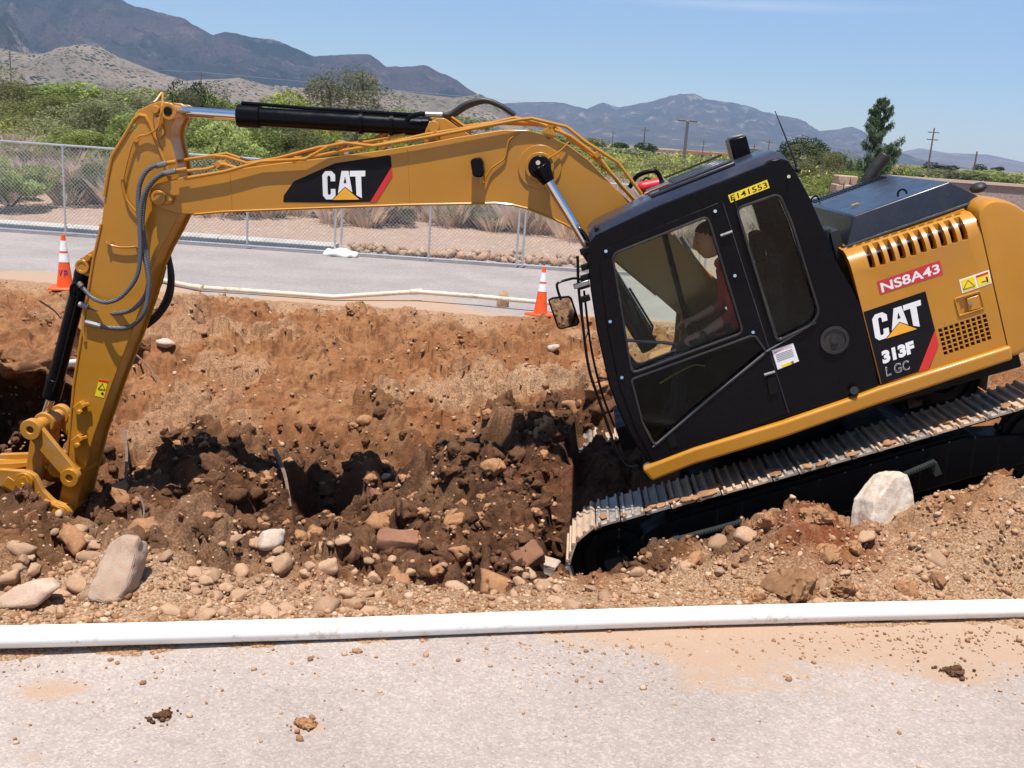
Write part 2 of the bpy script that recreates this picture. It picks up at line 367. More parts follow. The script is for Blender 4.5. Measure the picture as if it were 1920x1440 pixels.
# ================================================================== SETTING
PIPE_A = at_z(0, 1195, .06); PIPE_B = at_z(1920, 1140, .06); PIPE_M = at_z(960, 1172, .06)
def pipe_y(x): return PIPE_M.y + (x-PIPE_M.x)*((PIPE_B.y-PIPE_A.y)/(PIPE_B.x-PIPE_A.x))
COLS = {
 -250: [(4.9,.0),(5.6,-.1),(6.5,-.5),(7.4,-1.0),(9.2,-1.1),(10.3,-.9),(10.6,.05),(12,.08),(13.2,.08),(14.1,.03),(14.6,-.08)],
 60: [(4.9,-.02),(5.4,-.09),(6.1,-.26),(6.6,-.75),(7.4,-1.1),(9.2,-1.0),(10.2,-.6),(10.5,.03),(12,.06),(13.2,.06),(14.1,.02),(14.6,-.08)],
 210: [(4.9,.02),(5.3,-.03),(6.0,-.2),(6.4,-.37),(6.8,-.78),(7.5,-1.02),(8.6,-.98),(9.3,-.79),(10.2,-.51),(11,-.24),(12,-.03),(13.2,.05),(14.1,.02),(14.6,-.08)],
 450: [(4.9,.02),(5.5,-.04),(6.2,-.22),(6.6,-.62),(7.2,-.84),(8.2,-.8),(9.3,-.69),(10.2,-.41),(11,-.23),(12,-.05),(13.1,.05),(13.9,.02),(14.4,-.08)],
 700: [(5.0,.02),(5.6,-.03),(6.0,-.3),(6.6,-.56),(7.4,-.55),(8.2,-.66),(8.9,-.62),(9.4,-.44),(10.2,-.30),(11.3,-.17),(12.5,-.03),(13.2,.05),(13.9,.02),(14.4,-.08)],
 900: [(5.1,.02),(5.35,-.03),(5.8,-.3),(6.4,-.5),(7,-.44),(7.6,-.30),(8.15,-.06),(8.45,-.10),(8.9,-.42),(9.6,-.30),(10.5,-.25),(11.5,-.12),(12.5,0),(13.2,.06),(13.9,.03),(14.4,-.08)],
 1060: [(5.2,.02),(5.8,-.08),(6.2,-.42),(6.7,-.7),(7.4,-.55),(8.0,-.2),(8.6,-.06),(9.2,-.12),(9.8,-.2),(10.3,-.19),(11.3,0),(12.3,.05),(13,.10),(13.8,.10),(14.4,.02),(14.9,-.08)],
 1300: [(5.2,.02),(5.6,.03),(5.95,.11),(6.2,.12),(6.4,-.2),(9.4,-.2),(10.3,-.1),(11.5,.02),(12.5,.1),(13.8,.08),(14.4,.02),(14.9,-.08)],
 1500: [(5.3,.02),(5.6,.09),(5.9,.26),(6.15,.33),(6.38,.1),(9.4,.1),(10.5,.1),(12,.1),(13.8,.08),(14.4,.02),(14.9,-.08)],
 1700: [(5.4,.02),(5.7,.13),(6.1,.34),(6.35,.2),(9.4,.42),(10.5,.35),(12,.2),(13.8,.1),(14.4,.02),(14.9,-.08)],
 1900: [(5.5,.03),(5.8,.36),(6.2,.74),(6.5,.62),(9.5,.6),(10,.5),(11,.4),(12.5,.2),(14,.1),(14.7,.02),(15.1,-.08)],
 2300: [(5.6,.03),(6.2,.6),(6.6,.65),(9.5,.65),(11,.45),(12.5,.2),(14,.1),(14.7,.02),(15.1,-.08)],
}
CA = []; CP = []
_g = np.arange(3.6, 16.01, .05)
for px, pts in COLS.items():
    r = ray(px, 850); CA.append(r.x/r.y)
    xs = [p[0] for p in pts]; zs = [p[1] for p in pts]; py = pipe_y(r.x/r.y*5)
    xs = [3.0, py-.42, py-.05, py+.08] + xs; zs = [-.04, -.04, -.012, .014] + zs
    pr = np.interp(_g, xs, zs); k = np.array([.06,.12,.2,.24,.2,.12,.06]); pp = np.convolve(np.pad(pr, 3, 'edge'), k/k.sum(), 'valid'); CP.append(pp)
CA = np.array(CA); CP = np.array(CP)
def base_z(x, y):
    a = np.clip(x/np.maximum(y, .1), CA[0], CA[-1]-1e-6); i = np.clip(np.searchsorted(CA, a, 'right')-1, 0, len(CA)-2)
    t = (a-CA[i])/(CA[i+1]-CA[i]); t = t*t*(3-2*t)
    g = np.clip((y-_g[0])/.05, 0, len(_g)-1.001); j = g.astype(int); u = g-j
    z0 = CP[i, j]*(1-u)+CP[i, j+1]*u; z1 = CP[i+1, j]*(1-u)+CP[i+1, j+1]*u
    return z0*(1-t)+z1*t
def terrain(x, y, lumps=True):
    x = np.asarray(x, float); y = np.asarray(y, float)
    wx = vn(x*1.3, y*1.3, 40)*.35; wy = vn(x*1.3, y*1.3, 41)*.35
    py = pipe_y(x); near = sst(.05, .7, y-py); far = 1-sst(13.0, 14.2, y); act = near*far
    z = base_z(x+wx*act, y+wy*act)
    wet_shade = np.exp(-(((x+.55)/1.9)**2 + ((y-7.1)/1.35)**2)**1.5) + .9*np.exp(-(((x-.9)/.8)**2+((y-9.4)/1.3)**2)**2) + .45*np.exp(-(((x+2.6)/1.3)**2+((y-8.6)/.9)**2)**2)
    wet_shade = wet_shade + (.62*(1-sst(8.9, 10.6, y+vn(x*1.4, y*1.4, 8)*1.1))*sst(.9, 1.6, y-pipe_y(x)))*(x < 2.2)
    wet_shade = np.clip(wet_shade + fbm(x*2.2, y*2.2, 3, 3)*.8*(wet_shade > .12), 0, 1)
    d = np.zeros_like(z)
    if lumps:
        f1, c1 = worley(x*2.1+wx, y*2.1+wy, 1); f2, c2 = worley(x*5.3, y*5.3, 2); f3, c3 = worley(x*13, y*13, 3)
        big = (.55-f1)*(.10+.16*c1); med = (.5-f2)*(.05+.09*c2); sm = (.45-f3)*(.03+.035*c3)
        d = fbm(x*1.1, y*1.1, 11, 5, .52)*.24 + fbm(x*1.3, y*1.3, 19, 3, .5)*.30*sst(6.6, 7.2, y)*(1-sst(9.2, 10.4, y)) + np.abs(fbm(x*2.6, y*2.6, 12, 5, .6))*-.12 + big*(.35+.75*wet_shade) + med*(.45+.5*wet_shade) + sm*(.45+.15*wet_shade) + fbm(x*18, y*18, 13, 1)*.014
        # grooves raked by the bucket teeth
        gm = sst(.02, .2, fbm(x*.55, y*.55, 23, 3))*sst(8.8, 9.6, y)*(1-sst(12.2, 12.8, y)); gu = x*.75+y*.35+wx*.8; d = d - gm*.02*np.abs(np.sin(gu*17))**.6*sst(-.1, .1, vn(x*1.7, y*1.7, 24))
        # erosion ledges on the far bank
        led = sst(9.5, 10.8, y)*(1-sst(12.6, 13.4, y)); s = z*4.2+fbm(x*.6, y*.6, 21, 3)*1.3; d = d + led*((s-np.floor(s))**3)*-.16
        d = d*act*(.45+.55*sst(.4, 1.2, y-py)) + (1-act)*fbm(x*9, y*9, 14, 4)*.018*sst(-.3, .1, y-py)
    if lumps:
        cl = np.zeros_like(z); rx = fbm(x*16, y*16, 15, 3, .65)*.05; ry = fbm(x*16, y*16, 16, 3, .65)*.05; dens = .45+.55*np.clip(wet_shade*1.3, 0, 1)
        for fq, k, sd, a in ((1.9, .55, 61, .75), (4.2, .55, 62, .8), (9.5, .55, 63, .75), (20., .5, 64, .6)):
            ff, cc = worley((x+rx)*fq, (y+ry)*fq, sd); rc = k*np.clip(cc*1.7-.75+.5*(dens-.4), 0, 1)
            cl = cl + np.sqrt(np.maximum(0, rc*rc-ff*ff))/fq*a
        rg = (1-2*np.abs(fbm(x*2.6, y*2.6, 26, 4, .6)))
        d = d + (cl*(.62+.28*wet_shade) + fbm(x*3.2, y*3.2, 27, 3, .5)*.13 - np.abs(fbm(x*8, y*8, 28, 2, .5))*.015 - .05*sst(.6, 1., rg)*(.3+.6*wet_shade) - np.minimum(.12, np.maximum(0, fbm(x*1.9, y*1.9, 18, 4)-.14)*.5))*act*sst(.25, 1.2, y-py)
    z = z + d
    # a steep dark hole left of the middle, and a smaller one near the boulder
    for hx0, hy0, ax, ay, dp in ((-1.55, 8.40, .38, .40, 1.0), (-2.35, 7.6, .30, .2, .55), (-3.55, 7.35, .2, .15, .35), (-.25, 8.85, .35, .22, .5), (.25, 9.35, .45, .22, .45), (-.9, 7.4, .18, .12, .35)):
        e = ((x+wx*.5-hx0)/ax)**2+((y+wy*.3-hy0)/ay)**2; h_ = (1-sst(.75, 1.1, e)); z = z-h_*dp; wet_shade = np.maximum(wet_shade, h_)  # shade of the holes painted in with the dark soil colour
    # bench dug under the excavator
    hx = x-MO.x; hy = y-MO.y; lx = (hx*MX.x+hy*MX.y)/(MX.x**2+MX.y**2)
    lx = hx*(-cos(PSI))+hy*sin(PSI); ly = hx*(-sin(PSI))+hy*(-cos(PSI))
    pl = MO.z - lx*tan(TH); lloc = lx/cos(TH)
    w = sst(-2.6, -2.3, lloc)*(1-sst(1.90, 2.0+.2*(ly > 0), lloc))*(1-sst(1.30, 1.46, np.abs(ly)))
    pl = pl + .66*sst(.45, 1.1, lloc+vn(x*4, y*4, 44)*.3)*(1-sst(.45, .75, ly)); pl = pl + d*.5*(ly < .7)
    z = z*(1-w) + (pl-.02+d*.12)*w
    return z, wet_shade
def build_terrain():
    xs = np.concatenate([np.arange(-8.6, -5.5, .03), np.arange(-5.5, 3.6, .0135), np.arange(3.6, 9.2, .028)]); ys = np.concatenate([np.arange(3.85, 9.6, .0135), np.arange(9.6, 13.6, .018), np.arange(13.6, 15.6, .03)])
    X, Y = np.meshgrid(xs, ys); Z, wet_shade = terrain(X, Y)
    # undercut hole at the left: rows are bent into a lip that overhangs a cavity
    K = np.array([[9.0,9.0,-1.0],[9.3,9.25,-1.03],[9.45,9.32,-1.7],[9.8,10.9,-1.75],[10.05,11.0,-.55],[10.25,9.75,-.32],[10.4,9.42,-.12],[10.7,9.5,.04],[11.1,10.3,.07],[12.2,12.2,.05]])
    w = (1-sst(-4.75, -4.2, X+fbm(X*2, Y*2, 31, 3)*.5))*(sst(8.7, 9.2, Y))*(1-sst(11.6, 12.2, Y))
    yo = np.interp(Y, K[:, 0], K[:, 1]); zo = np.interp(Y, K[:, 0], K[:, 2])
    dz = fbm(X*3, Y*3, 33, 5, .6)*.22
    Z2 = Z*(1-w)+(zo+dz)*w; Y2 = Y*(1-w)+(yo+fbm(X*4, Y*4, 34, 4)*.2*w)*w
    # sideways jitter so that clods get faces of their own
    jx = fbm(X*8, Y*8, 35, 3, .5)*.05; jy = fbm(X*8, Y*8, 36, 3, .5)*.06; py = pipe_y(X); a = sst(.1, .5, Y-py)*(1-sst(13.2, 14, Y))
    Xo = X+jx*a; Yo = Y2+jy*a; n, m = X.shape
    idx = np.arange(n*m).reshape(n, m); F = np.stack([idx[:-1, :-1], idx[:-1, 1:], idx[1:, 1:], idx[1:, :-1]], -1).reshape(-1, 4)
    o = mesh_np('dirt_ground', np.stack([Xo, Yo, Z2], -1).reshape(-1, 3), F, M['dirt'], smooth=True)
    red = np.exp(-(((X-.35)/.55)**2+((Y-7.9)/.7)**2)**1.5) + np.exp(-(((X-1.25)/.5)**2+((Y-9.0)/.5)**2)**2) + .8*np.exp(-(((X-1.95)/.45)**2+((Y-5.9)/.35)**2)**2) + .5*np.exp(-(((X+3.2)/.7)**2+((Y-6.2)/.4)**2)**2)
    pale = np.clip(.75*sst(13.2, 13.9, Y+fbm(X, Y, 51, 3)) + .95*(1-sst(.5, 1.2, Y-py+fbm(X*2, Y*2, 52, 3))) + .8*np.exp(-(((X+.2-(Y-10.8)*.9)/1.4)**2+((Y-10.6)/.45)**2)**2) + .5*sst(.12, .3, fbm(X*.9, Y*.9, 53, 3)), 0, 1)
    wet_shade = np.maximum(wet_shade, w*sst(9.3, 9.5, Y)*(1-sst(10.3, 10.5, Y))); add_attr(o, 'wet_shade', np.clip(wet_shade, 0, 1).ravel()); add_attr(o, 'red', np.clip(red, 0, 1).ravel()); add_attr(o, 'pale', pale.ravel())  # darkness under the lip is shade put into the soil colour, not damp
    tag(o, kind='structure')
build_terrain()
def grid_sheet(name, x0, x1, y0, y1, nx, ny, zf, mats, attrs=None, kind='structure', geo=None):
    xs = np.linspace(x0, x1, nx); ys = geo if geo is not None else np.linspace(y0, y1, ny); X, Y = np.meshgrid(xs, ys); n, m = X.shape
    Z = zf(X, Y); idx = np.arange(n*m).reshape(n, m); F = np.stack([idx[:-1, :-1], idx[:-1, 1:], idx[1:, 1:], idx[1:, :-1]], -1).reshape(-1, 4)
    o = mesh_np(name, np.stack([X, Y, Z], -1).reshape(-1, 3), F, mats, smooth=True)
    for k, f in (attrs or {}).items(): add_attr(o, k, f(X, Y).ravel())
    tag(o, kind=kind); return o
def lot_dust(X, Y):
    d = Y-pipe_y(X); base = .55*sst(-.45, .1, d)*sst(-.3, .9, X) + .25*sst(-.25, .1, d)
    base = base + .5*sst(.55, 1.1, X)*sst(-.8, -.25, d)
    for (px, py, rx, ry, k) in ((100, 1290, .22, .13, .75), (1790, 1265, .12, .07, 1.0), (575, 1362, .07, .045, .95), (305, 1345, .06, .04, .2), (735, 1250, .2, .08, .3), (1050, 1290, .16, .08, .3), (60, 1420, .1, .05, .35), (1500, 1300, .5, .12, .35)):
        p = at_z(px, py, 0); base = base + k*np.exp(-(((X-p.x)/rx)**2+((Y-p.y)/ry)**2))
    return np.clip(base + .08 + fbm(X*1.2, Y*1.2, 61, 4)*.4, 0, 1)
# foreground asphalt follows the pipe; everything behind it is dirt
def lot():
    xs = np.linspace(-9, 10, 380); vs = np.linspace(0, 1, 160)
    X, V = np.meshgrid(xs, vs); yend = pipe_y(X)+.10+fbm(X*3, X*0, 71, 4)*.10; Y = -6+(yend+6)*(V**.6)
    n, m = X.shape; idx = np.arange(n*m).reshape(n, m); F = np.stack([idx[:-1, :-1], idx[:-1, 1:], idx[1:, 1:], idx[1:, :-1]], -1).reshape(-1, 4)
    o = mesh_np('asphalt_lot', np.stack([X, Y, fbm(X*.8, Y*.8, 72, 3)*.008], -1).reshape(-1, 3), F, M['lot'], smooth=True); add_attr(o, 'dust', lot_dust(X, Y).ravel()); tag(o, kind='structure')
lot()
def road_dust(X, Y): return np.clip(.75*(1-sst(14.0, 15.3, Y+fbm(X*.7, Y*.7, 81, 4)*1.6)) + .15 + fbm(X*.5, Y*1.5, 82, 4)*.25, 0, 1)
grid_sheet('road', -60, 60, 13.9, 20.05, 700, 120, lambda X, Y: 0*X+.0, M['road'], {'dust': road_dust})
# desert ground: a ring of sheets round the dig, and the land beyond the road out to the horizon
def land_z(X, Y):
    r = sst(20.1, 24, Y)*.34 + sst(24, 31, Y)*.5; return r + (fbm(X*.4, Y*.4, 91, 4)*.14)*sst(20.1, 22, Y)*(1-sst(200, 600, Y)) - .01 + fbm(X*.01, Y*.01, 92, 3)*3*sst(60, 400, Y) - sst(40, 300, Y)*1.2
geo = np.concatenate([np.linspace(20.03, 40, 130), np.geomspace(40.5, 16000, 90)])
def land():
    vs = geo; us = np.linspace(-1, 1, 360); U, Y = np.meshgrid(us, vs); X = U*(24+Y*1.1); n, m = X.shape
    idx = np.arange(n*m).reshape(n, m); F = np.stack([idx[:-1, :-1], idx[:-1, 1:], idx[1:, 1:], idx[1:, :-1]], -1).reshape(-1, 4)
    o = mesh_np('ground', np.stack([X, Y, land_z(X, Y)], -1).reshape(-1, 3), F, M['verge'], smooth=True)
    add_attr(o, 'green', (sst(32, 70, Y)*.75).ravel()); tag(o, kind='structure')
land()
for nm, x0, x1, y0, y1 in (('shoulder', -300, -8.5, -300, 20), ('shoulder', 9.1, 300, -300, 20), ('shoulder', -8.5, 9.1, -300, -5.9)):
    o = grid_sheet(nm, x0, x1, y0, y1, 60, 60, lambda X, Y: X*0-.03, M['verge'], {'green': lambda X, Y: X*0})
# kerb along the far side of the road (ends where the riprap begins)
xe = at_z(618, 480, 0).x
mb = MB(); x = -60.
while x < xe-.05:
    x2 = min(x+3.0, xe); mb.loft([[Vector((xx, 20.05, -.02)), Vector((xx, 20.06, .11)), Vector((xx, 20.09, .14)), Vector((xx, 20.42, .15)), Vector((xx, 20.45, -.02))] for xx in (x, x2-.012)]); x = x2
tag(mb.build('kerb', M['kerb']), kind='structure')

# ---------------------------------------------------------------- stones
def stone_mesh(name, seed, sub=3, ang=.5, sc=(1, .8, .6), mat=None, flat=0, rough=0):
    bm = bmesh.new(); bmesh.ops.create_icosphere(bm, subdivisions=sub, radius=1)
    rnd = random.Random(seed); planes = [(Vector((rnd.gauss(0, 1), rnd.gauss(0, 1), rnd.gauss(0, 1))).normalized(), rnd.uniform(.55, .9)) for _ in range(int(9*ang)+3)]
    P = np.array([v.co[:] for v in bm.verts]); nn = fbm(P[:, 0]*1.4+seed, P[:, 1]*1.4+P[:, 2]*1.7, seed, 4)*.35
    if rough: nn = nn + rough*(fbm(P[:, 0]*3.1+seed+P[:, 2]*2.3, P[:, 1]*3.3-P[:, 2]*2.1, seed+3, 3, .7)*1.3 - (worley(P[:, 0]*2.2+P[:, 2]*1.1+seed, P[:, 1]*2.2-P[:, 2]*1.3, seed)[0]-.4)*.5)
    for v, d in zip(bm.verts, nn):
        c = v.co*(1+d)
        for n_, h in planes:
            k = c.dot(n_)-h
            if k > 0: c = c-n_*k*.85
        v.co = Vector((c.x*sc[0], c.y*sc[1], c.z*sc[2]))
    me = bpy.data.meshes.new(name); bm.to_mesh(me); bm.free(); finish(me, True, 32 if rough > .3 else (50 if ang > .6 else 80))
    if mat: me.materials.append(mat)
    return me
def place(name, me, loc, size, rot=None, **kw):
    o = bpy.data.objects.new(name, me); COL.objects.link(o); o.location = loc
    s = size if isinstance(size, (tuple, list)) else (size,)*3; o.scale = s
    o.rotation_euler = rot if rot else (random.uniform(-.4, .4), random.uniform(-.4, .4), random.uniform(0, 6.28)); tag(o, **kw); return o
def tz(x, y): return float(terrain(np.array([x]), np.array([y]))[0][0])
def ground_hit(px, py, y0=4.2, y1=15.):
    """walk along a measured ray until it meets the dirt"""
    d = ray(px, py); ys = np.arange(y0, y1, .02); xs = d.x/d.y*ys; zs = EYE+d.z/d.y*ys; tzs = terrain(xs, ys)[0]
    k = np.argmax(zs < tzs) if (zs < tzs).any() else len(ys)-1
    return Vector((xs[k], ys[k], tzs[k]))
SV = [stone_mesh('cobble', 100+i, 3, .55, (1, random.uniform(.7, .95), random.uniform(.5, .75)), M['rock']) for i in range(7)]
SP = [stone_mesh('cobble', 130+i, 3, .6, (1, .8, .6), M['rock_pale']) for i in range(3)]
SC = [stone_mesh('clod', 160+i, 4, .2, (1, .9, .7), M['clod'], rough=.35) for i in range(3)]
rr = random.Random(21)
# cobbles on the near dirt bank, denser at the left and by the pipe
sp = [(115,1150,.02),(70,1128,.15),(320,1150,.07),(385,1155,.075),(355,1155,.05),(650,1115,.09),(610,1140,.10),(570,1105,.09),(665,1135,.07),(640,1050,.06),(530,1060,.08),(450,1120,.06),(700,1090,.06),(505,1150,.08),(540,1140,.06),(480,1150,.06),(420,1150,.06),(440,1010,.06),(365,1075,.05),(385,1090,.05),(160,1045,.07),(150,1005,.06),(150,1100,.09),(20,1090,.07),(60,1075,.06),(1108,1105,.045),(1020,1100,.06),(1190,1105,.035),(690,1055,.05)]
for (px, py, s) in sp[1:]:
    p = ground_hit(px, py); place('cobble', rr.choice(SV), (p.x, p.y, p.z-s*.05), s*.95, label='rounded tan cobble lying on the near dirt bank', cat='stone', group='cobbles on the near dirt bank')
for i in range(125):
    px = rr.uniform(-40, 1050)**1.0 if i < 95 else rr.uniform(1000, 1930); py = rr.uniform(1015, 1165) if px < 1050 else rr.uniform(1080-(px-1050)*.12, 1140)
    s = min(.085, max(.02, rr.lognormvariate(-3.35, .4))); p = ground_hit(px, py)
    if p.y > 6.4: continue
    place('cobble', rr.choice(SV), (p.x, p.y, p.z-s*.12), s*1.05, label='rounded tan cobble lying on the near dirt bank', cat='stone', group='cobbles on the near dirt bank')
for (px, py, s) in ((1400, 1010, .13), (1530, 975, .10), (1345, 1025, .11), (1345, 985, .10), (1600, 1035, .07), (1550, 1045, .08), (1480, 1110, .16), (1620, 1015, .08), (1440, 985, .08), (1700, 1110, .07), (1760, 1090, .06), (1580, 1110, .08), (1420, 1125, .06)):
    p = ground_hit(px, py); place('dirt_lump', rr.choice(SC+SV[:2]), (p.x, p.y, p.z+s*.1), s*.9, label='rounded lump of brown dirt on the bank below the tracks', cat='dirt lump', group='dirt lumps on the bank in front of the tracks')
# the individual stones that stand out
BOULDER_LATER = 1
p = ground_hit(115, 1140); place('boulder', stone_mesh('boulder', 302, 3, .5, (.16, .10, .075), M['rock_pink']), (p.x-.18, p.y+.05, p.z+.03), 1, (.1, -.25, .1), label='flat pinkish boulder by the white pipe, left of the long boulder', cat='boulder')
def chunk(name, px, py, pts, th, mat, dy=0, **kw):
    P0 = ground_hit(px, py); mb = MB(); mb.prism(pts, -th/2, th/2); o = mb.build(name, mat, bevel=.012, seg=2); P0 = at_y(px, py, 6.3); P0.z += .02; o.location = (P0.x, P0.y+dy, P0.z); tag(o, **kw); return o
o = chunk('concrete_chunk', 1665, 955, [(-.22, -.22), (-.17, .03), (-.02, .19), (.09, .21), (.13, .08), (.20, -.22)], .22, M['concrete'], .05, label='broken pale concrete chunk poking from the dirt beside the tracks', cat='concrete chunk')
o.rotation_euler = (radians(-14), 0, radians(18)); 
d = o.modifiers.new('s', 'SUBSURF'); d.subdivision_type = 'SIMPLE'; d.levels = d.render_levels = 4
tx = bpy.data.textures.new('rough', 'CLOUDS'); tx.noise_scale = .09; dm = o.modifiers.new('d', 'DISPLACE'); dm.texture = tx; dm.strength = .02; dm.mid_level = .5
def brickish(px, py, sz, rot, mat, lift, **kw):
    P0 = ground_hit(px, py); mb = MB(); mb.box((0, 0, 0), sz); o = mb.build(kw.pop('name'), mat, bevel=kw.pop('bev', .012), seg=3); o.location = (P0.x, P0.y, P0.z+lift-.035); o.rotation_euler = rot
    d = o.modifiers.new('s', 'SUBSURF'); d.subdivision_type = 'SIMPLE'; d.levels = d.render_levels = 3; dm = o.modifiers.new('d', 'DISPLACE'); dm.texture = tx; dm.strength = .03; dm.mid_level = .5; tag(o, **kw); return o
P0 = ground_hit(222, 1105); mb = MB(); mb.prism([(-.115, -.19), (-.12, .0), (-.085, .15), (-.02, .20), (.07, .185), (.105, .08), (.11, -.06), (.085, -.17), (.0, -.215)], -.085, .085)
o = mb.build('boulder', M['rock_pink'], bevel=.03, seg=3); o.location = (P0.x, P0.y+.03, P0.z+.09); o.rotation_euler = (radians(-36), radians(4), radians(-6)); o.scale = (.88, .9, .95)
d = o.modifiers.new('s', 'SUBSURF'); d.subdivision_type = 'SIMPLE'; d.levels = d.render_levels = 3
for sc_, st_ in ((.28, .05), (.07, .022)):
    t2 = bpy.data.textures.new('rough', 'CLOUDS'); t2.noise_scale = sc_; dm = o.modifiers.new('d', 'DISPLACE'); dm.texture = t2; dm.strength = st_; dm.mid_level = .5
tag(o, 'long pinkish tan boulder standing on the near dirt bank below the bucket', 'boulder')
brickish(745, 1020, (.28, .16, .15), (radians(8), radians(2), radians(4)), M['brick'], .03, name='brick', label='dull red brick lying in the dark clods at the pit bottom', cat='brick')
brickish(990, 1042, (.22, .16, .13), (radians(28), radians(-28), radians(30)), M['brick'], .015, bev=.03, name='block', label='tilted red brown block in front of the track nose', cat='block')
brickish(1020, 1062, (.2, .12, .09), (radians(5), radians(10), radians(-15)), M['rock_pale'], .02, name='block', label='pale tan stone slab under the tilted block at the track nose', cat='stone slab')
brickish(705, 930, (.1, .07, .06), (.5, .3, .7), M['brick'], .04, name='brick', label='small reddish brick fragment on the dark clods above the whole brick', cat='brick')
p = ground_hit(720, 920); place('stone', SP[0], (p.x, p.y, p.z+.04), .06, label='pale grey broken stone among the dark clods in the middle of the pit', cat='stone')
p = ground_hit(505, 1010); place('stone', SP[1], (p.x, p.y, p.z), .11, label='smooth pale stone half buried at the near edge of the pit', cat='stone')
p = ground_hit(943, 570); place('stone', stone_mesh('stone', 310, 3, .9, (.12, .1, .2), M['rock']), (p.x, p.y-.1, p.z+.12), 1, (0, .1, .4), label='upright brown stone on the far bank left of the right cone', cat='stone')
p = ground_hit(1035, 660); place('stone', SP[2], (p.x, p.y, p.z+.03), .09, label='pale angular stone on the bank beside the cab mirror', cat='stone')
p = ground_hit(310, 652); place('stone', SP[0], (p.x, p.y, p.z+.02), .12, (.1, .1, 0), label='flat pale stone on the far bank right of the stick', cat='stone')
p = ground_hit(660, 585); place('stone', SC[0], (p.x, p.y, p.z+.04), .10, label='dark clod resting alone on the far bank below the old pipe', cat='dirt clod')
def clump(mat, seed, r, n=46, flat=.45):
    """a broken clod: one lump with crumbs fallen round it, in one mesh"""
    rs = np.random.RandomState(seed); V = []; F = []; off = 0
    for k in range(n):
        me = stone_mesh('t', seed*50+k, 2 if k else 4, .7, (1, .85, .7), rough=.5); P = np.array([v.co[:] for v in me.vertices]); Fc = np.array([p.vertices[:] for p in me.polygons]); bpy.data.meshes.remove(me)
        if k == 0: s_ = r*.62; c = np.array([0, 0, s_*.12]); P = P*np.array([1, 1, flat/.6])
        else: s_ = r*rs.uniform(.05, .30)*(1 if k < 16 else .45); d = r*abs(rs.normal())*(.42 if k < 16 else .72); a = rs.uniform(0, 2*pi); c = np.array([cos(a)*d*1.25, sin(a)*d, s_*.3+max(0, r*.22*(1-d/r*1.6))])
        V.append(P*s_+c); F.append(Fc+off); off += len(P)
    return np.concatenate(V), np.concatenate(F)
for i, (px, py, r, mt, lb, fl) in enumerate(((305, 1345, .055, 'clod_dark_s', 'crumbly dark grey clod on the asphalt at the left', .55), (575, 1362, .07, 'clod_s', 'tan clod crumbling on the asphalt right of the dark grey clod', .4), (1790, 1262, .085, 'clod_dark_s', 'flat dark brown clod on the asphalt at the right', .25), (668, 1224, .035, 'clod_s', 'tan clod on the asphalt just below the white pipe, left of centre', .5), (582, 1238, .026, 'clod_s', 'small reddish clod on the asphalt below the white pipe', .6), (1668, 1160, .05, 'clod_s', 'brown clod touching the front of the white pipe at the right', .6), (1495, 1166, .022, 'rock', 'round tan pebble against the front of the white pipe', .6), (1143, 1186, .02, 'clod_s', 'small brown clod just in front of the white pipe near the middle', .6))):
    p = at_z(px, py, .0); V_, F_ = clump(mt, 400+i, r, 46 if r > .04 else 9, fl); o = mesh_np('clod', V_, F_, M[mt], smooth=False); o.location = (p.x, p.y, .004); tag(o, lb, 'dirt clod' if mt != 'rock' else 'pebble')

# uncountable grit: one object of small stones, one of dark crumbly clods, one of crumbs on the asphalt
def scatter(name, n, sampler, sizer, mats, sub, seed, ang=.5, emb=.2, rough=0):
    base = []
    for k in range(5):
        me = stone_mesh('t', seed*10+k, sub, ang, (1, .85, .65), rough=rough); P = np.array([v.co[:] for v in me.vertices]); Fc = np.array([p.vertices[:] for p in me.polygons]); base.append((P, Fc)); bpy.data.meshes.remove(me)
    rs = np.random.RandomState(seed); XY = sampler(rs, n); n = len(XY); Z = XY[:, 2] if XY.shape[1] > 2 else terrain(XY[:, 0], XY[:, 1])[0]; sz = sizer(rs, n)
    Vs = []; Fs = []; off = 0; MI = []
    for k in range(5):
        ids = np.arange(n)[k::5]; P, Fc = base[k]; m = len(ids)
        A = rs.uniform(0, 2*pi, m); B = rs.uniform(-.8, .8, m); ca, sa, cb, sb = np.cos(A), np.sin(A), np.cos(B), np.sin(B)
        x = P[None, :, 0]*cb[:, None]+P[None, :, 2]*sb[:, None]; z = -P[None, :, 0]*sb[:, None]+P[None, :, 2]*cb[:, None]; y = P[None, :, 1]+0*x
        X = x*ca[:, None]-y*sa[:, None]; Y = x*sa[:, None]+y*ca[:, None]; s = sz[ids][:, None]
        V = np.stack([X*s+XY[ids, 0][:, None], Y*s+XY[ids, 1][:, None], z*s+(Z[ids]+sz[ids]*emb)[:, None]], -1).reshape(-1, 3)
        F = (Fc[None]+(np.arange(m)*len(P))[:, None, None]).reshape(-1, 3)+off; off += len(V); Vs.append(V); Fs.append(F)
        MI.append(np.repeat(rs.randint(0, len(mats), m), len(Fc)))
    return tag(mesh_np(name, np.concatenate(Vs), np.concatenate(Fs), mats, smooth=True, mi=np.concatenate(MI)), kind='stuff')
GM = {}
for k, a, b in (('g1', (.42, .27, .165), (.56, .40, .27)), ('g2', (.36, .20, .11), (.45, .27, .155)), ('g3', (.46, .36, .27), (.58, .48, .39))):
    t = NT('grit_'+k); ge = t.n('NewGeometry'); c = t.mix(ge.outputs['Random Per Island'], a, b); GM[k] = t.pbr(c, .9, nrm=t.bump(t.noise(60, 3), .4, .005), spec=.2)
